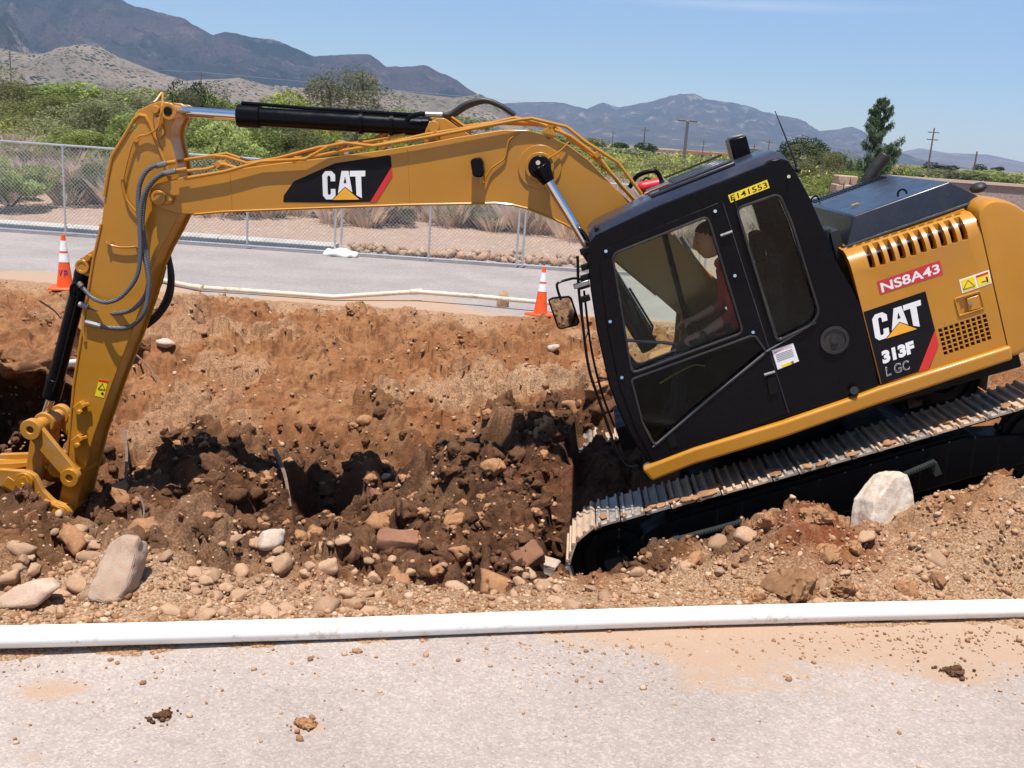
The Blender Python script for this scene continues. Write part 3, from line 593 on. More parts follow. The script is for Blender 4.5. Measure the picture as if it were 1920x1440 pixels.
def samp_dirt(rs, n):
    x = rs.uniform(-1, 1, n*3); y = 4.4+9.4*rs.uniform(0, 1, n*3)**1.6; X = x*(.56*y+.2); k = (y-pipe_y(X) > .07)
    cl = fbm(X*1.3, y*1.3, 55, 3)+.5; k &= rs.uniform(0, 1, len(X)) < cl+.25; XY = np.stack([X, y], -1)[k][:n]; return XY[~in_machine(XY)]
def in_machine(XY):
    hx = XY[:, 0]-MO.x; hy = XY[:, 1]-MO.y; lx = hx*(-cos(PSI))+hy*sin(PSI); ly = hx*(-sin(PSI))+hy*(-cos(PSI)); return (np.abs(ly) < 1.3) & (lx < 1.9) & (lx > -2.2)
scatter('gravel', 11000, samp_dirt, lambda rs, n: np.clip(rs.lognormal(-4.45, .5, n), .005, .035), [GM['g1'], GM['g2'], GM['g2'], GM['g2'], M['clod_s'], M['clod_s']], 1, 5)
def samp_bank(rs, n):
    x = rs.uniform(-3.4, 3.3, n*2); d = rs.gamma(2., .32, n*2)+.08; y = pipe_y(x)+d; XY = np.stack([x, y], -1)[y < 6.5][:n]; return XY[~in_machine(XY)]
scatter('bank_gravel', 5200, samp_bank, lambda rs, n: np.clip(rs.lognormal(-4.65, .5, n), .005, .03), [GM['g1'], GM['g2'], GM['g2'], M['clod_s'], M['clod_s'], M['clod_s']], 2, 6, .9, .0, .2)
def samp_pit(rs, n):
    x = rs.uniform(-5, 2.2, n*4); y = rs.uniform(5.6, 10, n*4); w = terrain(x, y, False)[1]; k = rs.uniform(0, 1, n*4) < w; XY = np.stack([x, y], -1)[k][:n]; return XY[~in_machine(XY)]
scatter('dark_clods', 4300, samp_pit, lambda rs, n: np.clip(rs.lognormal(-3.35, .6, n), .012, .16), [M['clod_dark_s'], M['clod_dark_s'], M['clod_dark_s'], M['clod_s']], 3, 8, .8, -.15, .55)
def samp_far(rs, n):
    x = rs.uniform(-7, 5, n*2); y = rs.uniform(8.2, 13.6, n*2); XY = np.stack([x, y], -1)[:n]; return XY[~in_machine(XY)]
scatter('bank_clods', 2600, samp_far, lambda rs, n: np.clip(rs.lognormal(-3.9, .5, n), .01, .07), [M['clod_s'], M['clod_s'], M['clod_s']], 2, 9, .9, -.15, .45)
def samp_lot(rs, n):
    x = rs.uniform(-3, 3.6, n*4); d = rs.gamma(1.2, .22, n*4); y = pipe_y(x)-.07-d; k = rs.uniform(0, 1, n*4) < np.where(x > .1, .8, .25)+np.where(d > .6, .2, 0); XY = np.stack([x, y, 0*x], -1)[k & (y > 2.2)][:n]; return XY
scatter('asphalt_grit', 1300, samp_lot, lambda rs, n: np.clip(rs.lognormal(-5.1, .5, n), .003, .022), [GM['g1'], GM['g2'], M['clod']], 1, 10, .5, .3)
# twigs and a rod sticking out of the soil
for (a, b, r, lb) in (((250, 680), (300, 728), .012, 'thin dark root bent over the bank right of the stick'), ((232, 830), (236, 905), .02, 'upright weathered stake stuck in the bank beside the stick foot'), ((515, 870), (545, 955), .022, 'slanting wooden stake leaning in the pit left of the deep shadow'), ((262, 962), (268, 1000), .009, 'short dark rod poking from the pit edge by the boulder'), ((860, 720), (935, 655), .012, 'thin pale stick lying across the far bank near the mirror'), ((75, 585), (122, 610), .012, 'dark root lying on the bank left of the stick')):
    A = ground_hit(*a); B = ground_hit(*b); mb = MB(); mid = (A+B)/2+Vector((.02, 0, .05)); mb.tube(spline([A+Vector((0, 0, .12)), mid+Vector((0, 0, .04)), B+Vector((0, 0, .01))]), [r*(1-.04*k) for k in range(13)], 6); tag(mb.build('twig', M['stick']), lb, 'stick')

# ---------------------------------------------------------------- pipes
mb = MB(); pts = []
for k in range(41):
    t = k/40; px = -120+t*2160; py = 1195.5-(px)*.0 ; 
    yy = np.interp(px, [-120, 0, 300, 640, 960, 1300, 1600, 1920, 2040], [1196.5, 1194.5, 1187, 1178, 1166, 1155, 1147, 1140, 1138])
    pts.append(at_z(px, float(yy), .056+.022*max(0, 1-abs(px-100)/500)))
mb.tube(pts, .0515, 28); tag(mb.build('white_pipe', M['pvc']), 'long white plastic pipe lying along the near edge of the dirt', 'pipe')
far_pts = [(200, 500), (330, 531), (372, 539), (560, 552), (625, 557), (780, 547), (900, 556), (960, 562), (1040, 569)]
P3 = [Vector((at_z(px, py, .06).x, at_z(px, py, .06).y, .06 if px < 600 else .13)) for px, py in far_pts]
P3 = [at_z(px, py, .05 if px < 650 else .14) for px, py in far_pts]
ft = empty('old_pipe', P3[4]); tag(ft, 'dirty cream pipe of joined lengths lying along the road behind the pit', 'pipe')
def par(o, root): o.parent = root; o.matrix_parent_inverse = Matrix.Translation(root.location).inverted(); return o
mb = MB(); mb.tube(P3[:6], .034, 14); par(mb.build('pipe_length', M['pvc_old']), ft); mb = MB(); mb.tube(P3[5:], .034, 14); par(mb.build('pipe_length', M['pvc_old']), ft)
for i in (2, 5):
    dd = (P3[i]-P3[i-1]).normalized(); mb = MB(); mb.tube([P3[i]-dd*.09, P3[i]+dd*.09], .043, 14); par(mb.build('coupling', M['pvc_old']), ft)
p = ground_hit(140, 678, 9.3); mb = MB(); mb.tube([at_y(116, 683, 9.1), at_y(150, 679, 9.6)], .035, 16); tag(mb.build('pipe_stub', M['pvc']), 'short white pipe end showing behind the black bucket cylinder', 'pipe')

# ---------------------------------------------------------------- cones
def cone(px, py, ptop, D, lean, lb, text):
    B = at_y(px, py, D); h = abs((at_y(px, ptop, D)-B).z); r = empty('traffic_cone', B); tag(r, lb, 'traffic cone')
    rb, rt_ = h*.150, h*.032; R = lambda u: rb+(rt_-rb)*u
    def seg(name, u0, u1, mat, off=0):
        m = MB(); rings = []
        for u in (u0, u1): rings.append([Vector((cos(2*pi*k/28)*(R(u)+off), sin(2*pi*k/28)*(R(u)+off), u*h)) for k in range(28)])
        m.loft(rings, 0, True, True); return m.build(name, mat, r)
    seg('cone_body', .02, 1, M['orange']); seg('reflective_band', .50, .66, M['coneband'], .003); seg('reflective_band', .70, .89, M['coneband'], .003)
    m = MB(); w = h*.27; m.loft([[Vector((sx*w*s, sy*w*s, z)) for sx, sy in ((1, .72), (.72, 1), (-.72, 1), (-1, .72), (-1, -.72), (-.72, -1), (.72, -1), (1, -.72))] for z, s in ((0, 1), (.02, 1), (.035, .93))]); m.build('base', M['orange'], r, .004)
    r.rotation_euler = lean; 
    if text:
        V = MB()
        def stroke(a, b):
            pts = []
            for t in np.linspace(0, 1, 4):
                u = a[1]+(b[1]-a[1])*t; an = (a[0]+(b[0]-a[0])*t); rr_ = R(u)+.003; pts.append((sin(an)*rr_, -cos(an)*rr_, u*h))
            V.tube(pts, .006, 5)
        stroke((-.75, .36), (-.5, .26)); stroke((-.5, .26), (-.2, .37)); stroke((.1, .36), (.12, .25))
        for a, b in (((.1, .36), (.5, .35)), ((.5, .35), (.5, .30)), ((.5, .30), (.12, .30))): stroke(a, b)
        V.build('marker_writing', simple('violet_marker', (.16, .03, .22)), r)
    return r
cone(122, 541, 440, 13.7, (0, 0, .3), 'orange traffic cone with white bands standing by the road at the left', True)
cone(1013, 592, 501, 13.25, (radians(-2), radians(4), 1.), 'orange traffic cone leaning at the pit edge beside the cab mirror', False)

# ---------------------------------------------------------------- chain link fence
FY = 19.62; FH = 1.72
fe = empty('chain_link_fence', (0, FY, 0)); tag(fe, 'galvanised chain link fence running along the far side of the road', 'fence')
xs_p = [at_y(px, 460, FY).x for px in (124, 297, 469, 640, 810, 976)]; st = (xs_p[-1]-xs_p[0])/5
allx = [xs_p[0]+st*k for k in range(-9, 18)]
for k, x in enumerate(allx):
    for dx in ((-.06, .06) if (k-9) % 2 == 1 and k > 9 else (0,)):
        mb = MB(); mb.tube([(x+dx, 0, .02), (x+dx, 0, FH)], .022, 8); mb.build('post', M['galv'], fe)
X0, X1 = allx[0], allx[-1]
for z, r in ((FH, .021), (.06, .02)):
    mb = MB(); mb.tube([(X0, 0, z), (X1, 0, z)], r, 8); mb.build('rail', M['galv'], fe)
def chain():
    h = FH-.1; p = .075; n = int((X1-X0+h)/p); V = []; F = []; r = .0034
    for sgn in (1, -1):
        x0 = X0-h+np.arange(n)*p; 
        for x in x0:
            a0, a1 = x, x+h; z0, z1 = .07, .07+h
            if a0 < X0: z0 += X0-a0; a0 = X0
            if a1 > X1: z1 -= a1-X1; a1 = X1
            if a1 <= a0: continue
            if sgn < 0: a0, a1 = X0+X1-a0, X0+X1-a1
            nb = len(V); 
            for (xx, zz) in ((a0, z0), (a1, z1)):
                for k in range(3): V.append((xx+cos(k*2.094)*r*.7, sin(k*2.094)*r+sgn*.002, zz-cos(k*2.094)*r*.7*sgn))
            F += [(nb+k, nb+(k+1) % 3, nb+3+(k+1) % 3, nb+3+k) for k in range(3)]
    return mesh_np('wire_mesh', np.array(V), np.array(F), M['galv'], fe)
chain()
# white sand bag on the fence foot
P0 = at_z(634, 483, .0); P0.y = FY-.12
bm = bmesh.new(); bmesh.ops.create_uvsphere(bm, u_segments=32, v_segments=16, radius=1)
for v in bm.verts:
    x, y, z = v.co; ex = .34*math.copysign(abs(x)**.7, x); ey = .19*math.copysign(abs(y)**.7, y); v.co = Vector((ex, ey, max(z, -.35)*.10+.035+.02*sin(x*7+y*4)))
me = bpy.data.meshes.new('sandbag'); bm.to_mesh(me); bm.free(); me.shade_smooth(); me.materials.append(M['sand'])
o = bpy.data.objects.new('sandbag', me); COL.objects.link(o); o.location = (P0.x, P0.y, .0); o.rotation_euler = (0, 0, -.15); tag(o, 'white sandbag lying on the foot of the fence', 'sandbag')
# riprap stones
RS = [stone_mesh('riprap', 500+i, 2, 1., (1, .8, .75), M['rock_grey'] if i % 2 else M['rock']) for i in range(6)]
xa, xb = at_y(655, 480, 20.6).x, at_y(1120, 510, 20.6).x
def lz(x, y): return float(land_z(np.array([x]), np.array([y]))[0])
for i in range(170):
    x = xa+(xb-xa)*rr.random(); y = 20.15+1.1*rr.random()*(.6+.4*(x-xa)/(xb-xa)); s = rr.uniform(.06, .13)
    place('riprap_stone', rr.choice(RS), (x, y, lz(x, y)+s*.4+rr.random()*.05), s, label='angular pinkish stone in the riprap strip behind the fence', cat='stone', group='riprap stones behind the fence')
# ================================================================== PLANTS
def leaves(n, centers, radii, size, rs, droop=0., aspect=1.8, shell=.55, up=0.):
    k = rs.randint(0, len(centers), n); d = rs.normal(size=(n, 3)); d /= np.linalg.norm(d, axis=1)[:, None]
    r = (shell+(1-shell)*rs.uniform(0, 1, n))**.8; C = np.asarray(centers)[k]; Rr = np.asarray(radii)[k]
    P = C + d*Rr*r[:, None]; a = rs.normal(size=(n, 3)); a[:, 2] = a[:, 2]*.7+up-droop; a /= np.linalg.norm(a, axis=1)[:, None]
    b = np.cross(a, rs.normal(size=(n, 3))); b /= np.linalg.norm(b, axis=1)[:, None]; s = size*rs.uniform(.6, 1.4, n)[:, None]
    V = np.stack([P-a*s*aspect*.5, P+b*s*.28, P+a*s*aspect*.5, P-b*s*.28], 1).reshape(-1, 3); F = np.arange(4*n).reshape(n, 4); return V, F
def plant(name, w, h, n, leaf, mat, seed, trunk=True, blobs=14, droop=0., up=0., low=.12, spread=1., bare=.0):
    rs = np.random.RandomState(seed); C = []; Rr = []
    for i in range(blobs):
        a = rs.uniform(0, 2*pi); t = rs.uniform(0, 1)**.6; z = h*(low+ (1-low)*rs.uniform(.15, .92)); prof = sqrt(max(.05, 1-((z/h-.45)/.62)**2)); rad = w/2*prof*t*spread
        C.append((cos(a)*rad, sin(a)*rad, z)); r = min(w, h)*rs.uniform(.13, .26); Rr.append((r*1.15, r*1.15, r*.9))
    V, F = leaves(n, C, Rr, leaf, rs, droop, up=up)
    V[:, 2] = np.maximum(V[:, 2], .02)
    root = empty(name); ob = mesh_np('foliage', V, F, mat, root)
    mb = MB(); k = max(3, blobs//2)
    for i in range(k):
        c = Vector(C[i]); base = Vector((rs.normal()*.06*w, rs.normal()*.06*w, 0)); mid = base.lerp(c, .5)+Vector((rs.normal()*.05*w, rs.normal()*.05*w, .05*h)); r0 = .018*h if trunk else .012*h
        mb.tube([base, mid, c, c+Vector((rs.normal()*.1*w, rs.normal()*.1*w, .12*h))], [r0, r0*.7, r0*.4, r0*.12], 5)
        for j in range(4):
            d = Vector(rs.normal(size=3)).normalized()*min(w, h)*.22; mb.tube([c, c+d], [r0*.3, r0*.06], 4)
    mb.build('trunk' if trunk else 'stem', M['twig'], root); return root
def copy_tree(root, loc, rz, sc):
    r = root.copy(); COL.objects.link(r); r.location = loc; r.rotation_euler = (0, 0, rz); r.scale = sc
    for ch in root.children: c = ch.copy(); COL.objects.link(c); c.parent = r
    return r
BUSH = {
 'green': plant('bush', 3.2, 2.6, 15000, .052, M['leaf_green'], 1, False, 20),
 'olive': plant('bush', 3.4, 2.4, 13000, .05, M['leaf_olive'], 2, False, 18),
 'yellow': plant('bush', 2.6, 2.2, 13000, .06, M['leaf_yellow'], 3, False, 16, up=1.2),
 'mesquite': plant('mesquite_tree', 4.6, 4.2, 9000, .07, M['leaf_olive'], 4, True, 16, low=.3),
 'dark': plant('tree', 4.4, 4.0, 7000, .12, M['leaf_dark'], 5, True, 16, low=.15),
}
FAR = {k: plant('bush', 3.2, 2.6, 3000, .13, M[m], 20+i, False, 12) for i, (k, m) in enumerate((('green', 'leaf_green'), ('olive', 'leaf_olive'), ('yellow', 'leaf_yellow'), ('dark', 'leaf_dark')))}
used = set()
def put(kind, px, D, top, w, lb, cat, far=False, group=None):
    """plant whose crown top is seen at photo row `top` when standing D metres away"""
    src = (FAR if far else BUSH)[kind]; P0 = at_y(px, top, D); z0 = lz(P0.x, D); h = P0.z-z0; b = {'green': 2.6, 'olive': 2.4, 'yellow': 2.2, 'mesquite': 4.2, 'dark': 4.0}[kind] if not far else 2.6
    w0 = {'green': 3.2, 'olive': 3.4, 'yellow': 2.6, 'mesquite': 4.6, 'dark': 4.4}[kind] if not far else 3.2
    sw = w/w0; sh = max(.25, h/b); key = (kind, far)
    if key not in used: used.add(key); r = src; r.location = (P0.x, D, z0-.05); r.rotation_euler = (0, 0, rr.random()*6); r.scale = (sw, sw, sh)
    else: r = copy_tree(src, (P0.x, D, z0-.05), rr.random()*6, (sw, sw, sh))
    tag(r, lb, cat, group); return r
G1 = 'dense bushes beyond the fence on the left'
for (k, px, D, top, w, lb) in (
 ('olive', 15, 42, 140, 4.5, 'tall olive bush at the left edge behind the fence'),
 ('green', 75, 38, 172, 4.2, 'green bush second from the left edge behind the fence'),
 ('green', 150, 33, 178, 4.0, 'broad green bush left of the stick top'),
 ('yellow', 205, 30, 215, 3.0, 'yellow green bush just left of the upper stick'),
 ('olive', 245, 36, 172, 4.0, 'olive bush behind the stick top'),
 ('green', 110, 28, 235, 2.8, 'low green bush in the grass left of the stick'),
 ('yellow', 15, 22.6, 292, 1.9, 'small yellow green shrub behind the fence at the left edge'),
 ('olive', 200, 24.2, 300, 1.5, 'grey green shrub behind the fence beside the stick'),
 ('yellow', 400, 27, 235, 3.2, 'bright yellow green bush under the chrome cylinder rod'),
 ('green', 350, 31, 215, 3.4, 'green bush right of the stick top'),
 ('olive', 395, 44, 168, 3.6, 'olive bush behind the cylinder head'),
 ('dark', 362, 48, 160, 2.0, 'dark leafy bush standing left of the cylinder head'),
 ('yellow', 480, 29, 225, 3.4, 'bright bush below the black stick cylinder at its head'),
 ('yellow', 560, 36, 180, 3.4, 'yellow green bush rising above the black stick cylinder'),
 ('mesquite', 655, 42, 138, 4.6, 'feathery mesquite tree rising above the black stick cylinder'),
 ('olive', 610, 28, 240, 3.2, 'olive bush below the middle of the black cylinder'),
 ('yellow', 690, 30, 245, 3.0, 'yellow green bush right of the olive bush below the cylinder'),
 ('green', 520, 33, 200, 3.0, 'green bush above the black cylinder head'),
 ('olive', 750, 38, 215, 3.2, 'olive bush beside the base of the mesquite tree'),
 ('olive', 150, 23.4, 322, 1.4, 'low olive shrub growing in the grass left of the stick'),
 ('olive', 480, 23.2, 392, 1.5, 'olive shrub behind the fence under the thin end of the boom'),
 ('olive', 735, 23.6, 385, 1.4, 'olive shrub in the grass under the boom letters'),
 ('yellow', 575, 24.0, 380, 1.6, 'yellow green shrub behind the fence left of the sandbag'),
 ('green', 905, 24.5, 375, 2.4, 'green bush seen through the fence under the boom'),
 ('green', 960, 25.5, 385, 2.2, 'green bush seen through the fence right of the others under the boom'),
 ('yellow', 830, 27, 340, 2.6, 'yellow green bush behind the boom letters'),
 ('olive', 1085, 27, 330, 2.6, 'olive bush behind the upper bend of the boom'),
 ('green', 1180, 40, 300, 3.6, 'green bush left of the lamp post beyond the boom'),
 ('olive', 1240, 46, 303, 3.4, 'olive bush right behind the lamp post'),
 ('green', 1330, 42, 308, 3.4, 'green bush between the lamp post and the beacon'),
 ('olive', 1420, 52, 288, 4.5, 'olive bush behind the beacon on the cab roof'),
 ('olive', 1520, 44, 278, 4.0, 'olive bush right of the antenna behind the cab'),
 ('green', 1565, 34, 315, 3.2, 'green bush left of the stone pier'),
 ('dark', 1510, 60, 262, 3.0, 'dark tree right of the antenna behind the cab'),
 ('olive', 1590, 48, 290, 3.4, 'olive bush left of the conifer')):
    put(k, px, D, top, w, lb, 'tree' if k in ('mesquite', 'dark') else 'bush')
for i, (k, px, D, top, w) in enumerate((('dark', 1128, 150, 262, 7), ('dark', 1200, 170, 266, 8), ('olive', 1150, 95, 275, 7), ('green', 1165, 90, 286, 5), ('dark', 1213, 200, 269, 5), ('green', 1300, 80, 303, 6), ('olive', 1380, 100, 292, 8), ('dark', 1430, 150, 280, 6), ('dark', 1480, 140, 283, 6), ('green', 1470, 75, 298, 6), ('olive', 1550, 90, 290, 7), ('dark', 1540, 130, 278, 5), ('green', 1730, 70, 318, 6), ('olive', 1790, 60, 316, 6), ('green', 1860, 66, 320, 6), ('olive', 1915, 58, 322, 5), ('dark', 1770, 160, 305, 7), ('dark', 1850, 200, 308, 6), ('green', 40, 90, 152, 9), ('olive', 120, 110, 160, 9), ('green', 200, 95, 160, 9), ('olive', 300, 120, 164, 9), ('green', 420, 95, 180, 8), ('olive', 540, 120, 180, 9), ('green', 760, 90, 205, 9), ('olive', 850, 110, 212, 9), ('green', 1020, 95, 245, 8), ('olive', 1090, 120, 255, 8))):
    put(k, px, D, top, w, 'distant rounded bush on the scrub flat beyond the fence', 'bush', True, 'distant bushes on the scrub flat')
for (k_, f_), r_ in [((k, False), v) for k, v in BUSH.items()]+[((k, True), v) for k, v in FAR.items()]:
    if (k_, f_) not in used:
        for c_ in list(r_.children): bpy.data.objects.remove(c_)
        bpy.data.objects.remove(r_)
# scrub that merges into one mass
def scrub():
    rs = np.random.RandomState(3); V = []; F = []; off = 0
    for mat_i, mt in enumerate(('leaf_olive', 'leaf_green', 'leaf_yellow')):
        n = 900; D = 34+ (rs.uniform(0, 1, n)**2.2)*420; u = rs.uniform(-1, 1, n)*.62; X = u*D; Z = land_z(X, D); s = rs.uniform(.5, 1.1, n)*(1+D/280)
        C = np.stack([X, D, Z+s*.35], -1); Rr = np.stack([s*1.2, s*1.2, s*.75], -1); m = 110000
        v, f = leaves(m, C, Rr, .13, rs, shell=.4); dist = v.reshape(-1, 4, 3)[:, :, 1].mean(1); c = v.reshape(-1, 4, 3).mean(1, keepdims=True); v = (c+(v.reshape(-1, 4, 3)-c)*np.clip(dist/60, .55, 2.6)[:, None, None]).reshape(-1, 3)
        V.append(v); F.append(f+off); off += len(v)
    mi = np.repeat([0, 1, 2], [len(f) for f in F]); tag(mesh_np('scrub', np.concatenate(V), np.concatenate(F), [M['leaf_olive'], M['leaf_green'], M['leaf_yellow']], mi=mi), 'low green desert scrub covering the flat beyond the fence', 'scrub', kind='stuff')
scrub()
def grass():
    rs = np.random.RandomState(9); n = 2600
    D = 22.4+rs.gamma(1.9, 2.4, n); X = rs.uniform(-.62, .62, n)*D; k = (fbm(X*.45, D*.45, 77, 3)*1.6+.5 > rs.uniform(0, 1, n)*.9) & (D > 22.9+vn(X*.5, X*0, 4)*1.2); X, D = X[k], D[k]; n = len(X); b = 95
    cx = np.repeat(X, b); cy = np.repeat(D, b); hh = np.repeat(rs.uniform(.3, .8, n), b)*rs.uniform(.5, 1.1, n*b); a = rs.uniform(0, 2*pi, n*b); r = rs.uniform(0, .24, n*b); sp = rs.uniform(.25, .95, n*b)*hh
    px = cx+np.cos(a)*r; py = cy+np.sin(a)*r; pz = land_z(px, py)-.02; w = .0045
    V = np.stack([np.stack([px-w, py, pz], -1), np.stack([px+w, py, pz], -1), np.stack([px+np.cos(a)*sp*.4+w*.7, py+np.sin(a)*sp*.4, pz+hh*.6], -1), np.stack([px+np.cos(a)*sp, py+np.sin(a)*sp, pz+hh], -1)], 1).reshape(-1, 3)
    tag(mesh_np('dry_grass', V, np.arange(len(V)).reshape(-1, 4), M['grass']), 'tufts of dry straw coloured grass behind the fence', 'dry grass', kind='stuff')
grass()
# conifer by the stone pier
def conifer():
    D = 40; T = at_y(1655, 182, D); B = Vector((at_y(1640, 345, D).x, D, lz(T.x, D))); H = T.z-B.z; rs = np.random.RandomState(14); root = empty('conifer_tree', B)
    tag(root, 'young dark green conifer with a pointed top beside the exhaust pipe', 'tree'); C = []; Rr = []; mb = MB(); dx = (T.x-B.x)
    mb.tube([(0, 0, 0), (dx*.5, 0, H*.5), (dx, 0, H*.97)], [.09, .05, .01], 7)
    for i in range(52):
        t = .12+.84*(i/51.); rad = (1-t)**.8*1.35*rs.uniform(.3, 1.2)+.06; a = rs.uniform(0, 2*pi); z = t*H; tip = (dx*t+cos(a)*rad, sin(a)*rad, z+rad*.45)
        mb.tube([(dx*t, 0, z), ((dx*t+tip[0])/2, tip[1]/2, z+rad*.12), tip], [.02, .012, .004], 4)
        for u in (.35, .6, .85, 1.05): C.append((dx*t+(tip[0]-dx*t)*u, tip[1]*u, z+rad*.45*u*u)); s = .13*(1-t)+.07; Rr.append((s, s, s*1.5))
    V, F = leaves(15000, C, Rr, .05, rs, aspect=3.2, shell=.1, up=1.3); mesh_np('foliage', V, F, leaf_mat('conifer_leaf', (.05, .105, .04), (.10, .17, .065), .3), root); mb.build('trunk', M['twig'], root)
conifer()

# ================================================================== FAR THINGS
def ngrid(name, px0, px1, ridge, D, depth, front, seed, mat, n=420, m=60, amp=.16, fr=6.):
    """mountain range: crest heights measured from the photo, slopes falling to the plain in front of and behind it"""
    us = np.linspace(px0, px1, n); xs_ = np.array([r[0] for r in ridge]); ys_ = np.array([r[1] for r in ridge]); A = []; H = []
    for u in us:
        P0 = at_y(float(u), float(np.interp(u, xs_, ys_)), D); A.append(P0.x/D); H.append(P0.z)
    A = np.array(A); H = np.array(H); vs = np.linspace(-1, 1, m); U, Vv = np.meshgrid(np.arange(n), vs)
    spur = np.abs(fbm(A[U]*fr*2.2+seed, Vv*.5, seed, 4))*2
    Y = D + Vv*depth*np.where(Vv < 0, front, 1.)*(1-.0*spur); X = A[U]*D*(1+(Y-D)/D*.55)
    sh = np.where(Vv < 0, (1+Vv)**1.25, (1-Vv)**1.3); rid = np.abs(fbm(X/D*fr*3.5, Y/D*fr*3.5, seed+3, 5, .55)); rel = np.minimum(1, np.abs(Vv)*3.5)
    Z = H[U]*sh*(1 - rel*amp*4.2*rid*(.35+sh)) + H[U]*fbm(X/D*30, Y/D*30, seed+7, 4, .6)*.03*sst(0, .2, sh); Z = np.maximum(Z, -3-5*(1-sh))
    idx = np.arange(n*m).reshape(m, n); F = np.stack([idx[:-1, :-1], idx[:-1, 1:], idx[1:, 1:], idx[1:, :-1]], -1).reshape(-1, 4)
    return tag(mesh_np(name, np.stack([X, Y, Z], -1).reshape(-1, 3), F, mat, smooth=True), kind='structure')
def mtn_mat(name, a, b, spot, sscale, amt, sz=(.2, .4), tan=None):
    t = NT(name); mp = t.n('Mapping'); t.l(t.pos(), mp.inputs[0]); mp.inputs['Scale'].default_value = (.001, .001, .001); v = mp.outputs[0]
    c = t.mix(t.ramp(t.noise(2.2, 8, .65, vec=v), .38, .62), a, b)
    if tan: c = t.mix(t.ramp(t.noise(7, 8, .72, vec=v), .53, .66, 0, .85), c, tan)
    vo = t.n('TexVoronoi'); vo.inputs['Scale'].default_value = sscale; t.l(v, vo.inputs['Vector'])
    k = t.math('MULTIPLY', t.ramp(vo.outputs['Distance'], sz[0], sz[1], amt, 0), t.ramp(t.noise(sscale*.12, 4, .6, vec=v), .38, .55, .25, 1)); c = t.mix(k, c, spot)
    return t.pbr(c, 1., nrm=t.bump(t.noise(30, 8, .7, vec=v), 1., 30), spec=0.)
ngrid('mountain', -420, 990, [(-420, -190), (0, -95), (150, -50), (240, 4), (350, 32), (400, 61), (425, 56), (520, 74), (590, 101), (645, 95), (695, 98), (725, 122), (795, 119), (845, 140), (900, 178), (945, 205), (990, 232)], 4600, 1500, 1.2, 5, mtn_mat('mountain_slope', (.026, .040, .046), (.085, .068, .075), (.018, .032, .022), 60, .6, tan=(.17, .125, .115)), amp=.16)
ngrid('mountain', -400, 130, [(-400, -90), (-100, -20), (0, 10), (15, 16), (32, 45), (62, 90), (130, 120)], 3300, 900, 1.1, 21, mtn_mat('near_mountain_slope', (.045, .055, .045), (.12, .095, .085), (.02, .035, .022), 80, .8, tan=(.42, .34, .29)), amp=.16, fr=8)
ngrid('foothill', -300, 1090, [(-300, 60), (0, 88), (40, 96), (62, 97), (90, 96), (110, 86), (150, 77), (190, 86), (240, 112), (300, 135), (350, 150), (450, 143), (500, 158), (620, 168), (740, 166), (810, 176), (850, 182), (900, 176), (925, 190), (950, 214), (1000, 238), (1090, 262)], 2300, 950, .95, 9, mtn_mat('foothill_slope', (.36, .285, .225), (.24, .205, .155), (.03, .042, .022), 105, 1., (.32, .50)), amp=.12, fr=8)
ngrid('mountain', 880, 1760, [(880, 200), (960, 191), (1040, 187), (1060, 190), (1100, 202), (1130, 191), (1160, 201), (1200, 193), (1230, 186), (1275, 173), (1300, 174), (1340, 185), (1385, 191), (1450, 212), (1500, 220), (1535, 245), (1595, 236), (1615, 242), (1630, 262), (1700, 305), (1760, 322)], 8200, 2400, 1.3, 13, mtn_mat('far_mountain_slope', (.06, .062, .07), (.10, .085, .085), (.04, .045, .035), 30, .5, tan=(.30, .23, .20)), amp=.2, fr=8)
ngrid('mountain', 1560, 2500, [(1560, 330), (1660, 292), (1700, 282), (1725, 277), (1780, 287), (1850, 289), (1920, 304), (2100, 315), (2500, 350)], 10500, 2400, 1.2, 17, mtn_mat('low_mountain_slope', (.12, .09, .08), (.20, .15, .13), (.06, .06, .035), 20, .5, tan=(.36, .27, .22)), amp=.12, fr=8)
# lamp post
D = 74; B = at_y(1278, 338, D); T = at_y(1289, 228, D); r = empty('lamp_post', (B.x, D, lz(B.x, D))); tag(r, 'dark metal lamp post with a flat double head beyond the boom', 'lamp post'); h = T.z-r.location.z; dx = 0
mb = MB(); mb.tube([(0, 0, 0), (0, 0, h)], [.13, .10], 10); mb.build('pole', M['grey'], r)
for sx in (-1, 1): mb = MB(); mb.box((sx*.42, 0, h+.06), (.5, .4, .13)); mb.build('lamp_head', M['grey'], r, .03)
mb = MB(); mb.tube([(-.5, 0, h+.02), (.5, 0, h+.02)], .035, 6); mb.build('crossarm', M['grey'], r)
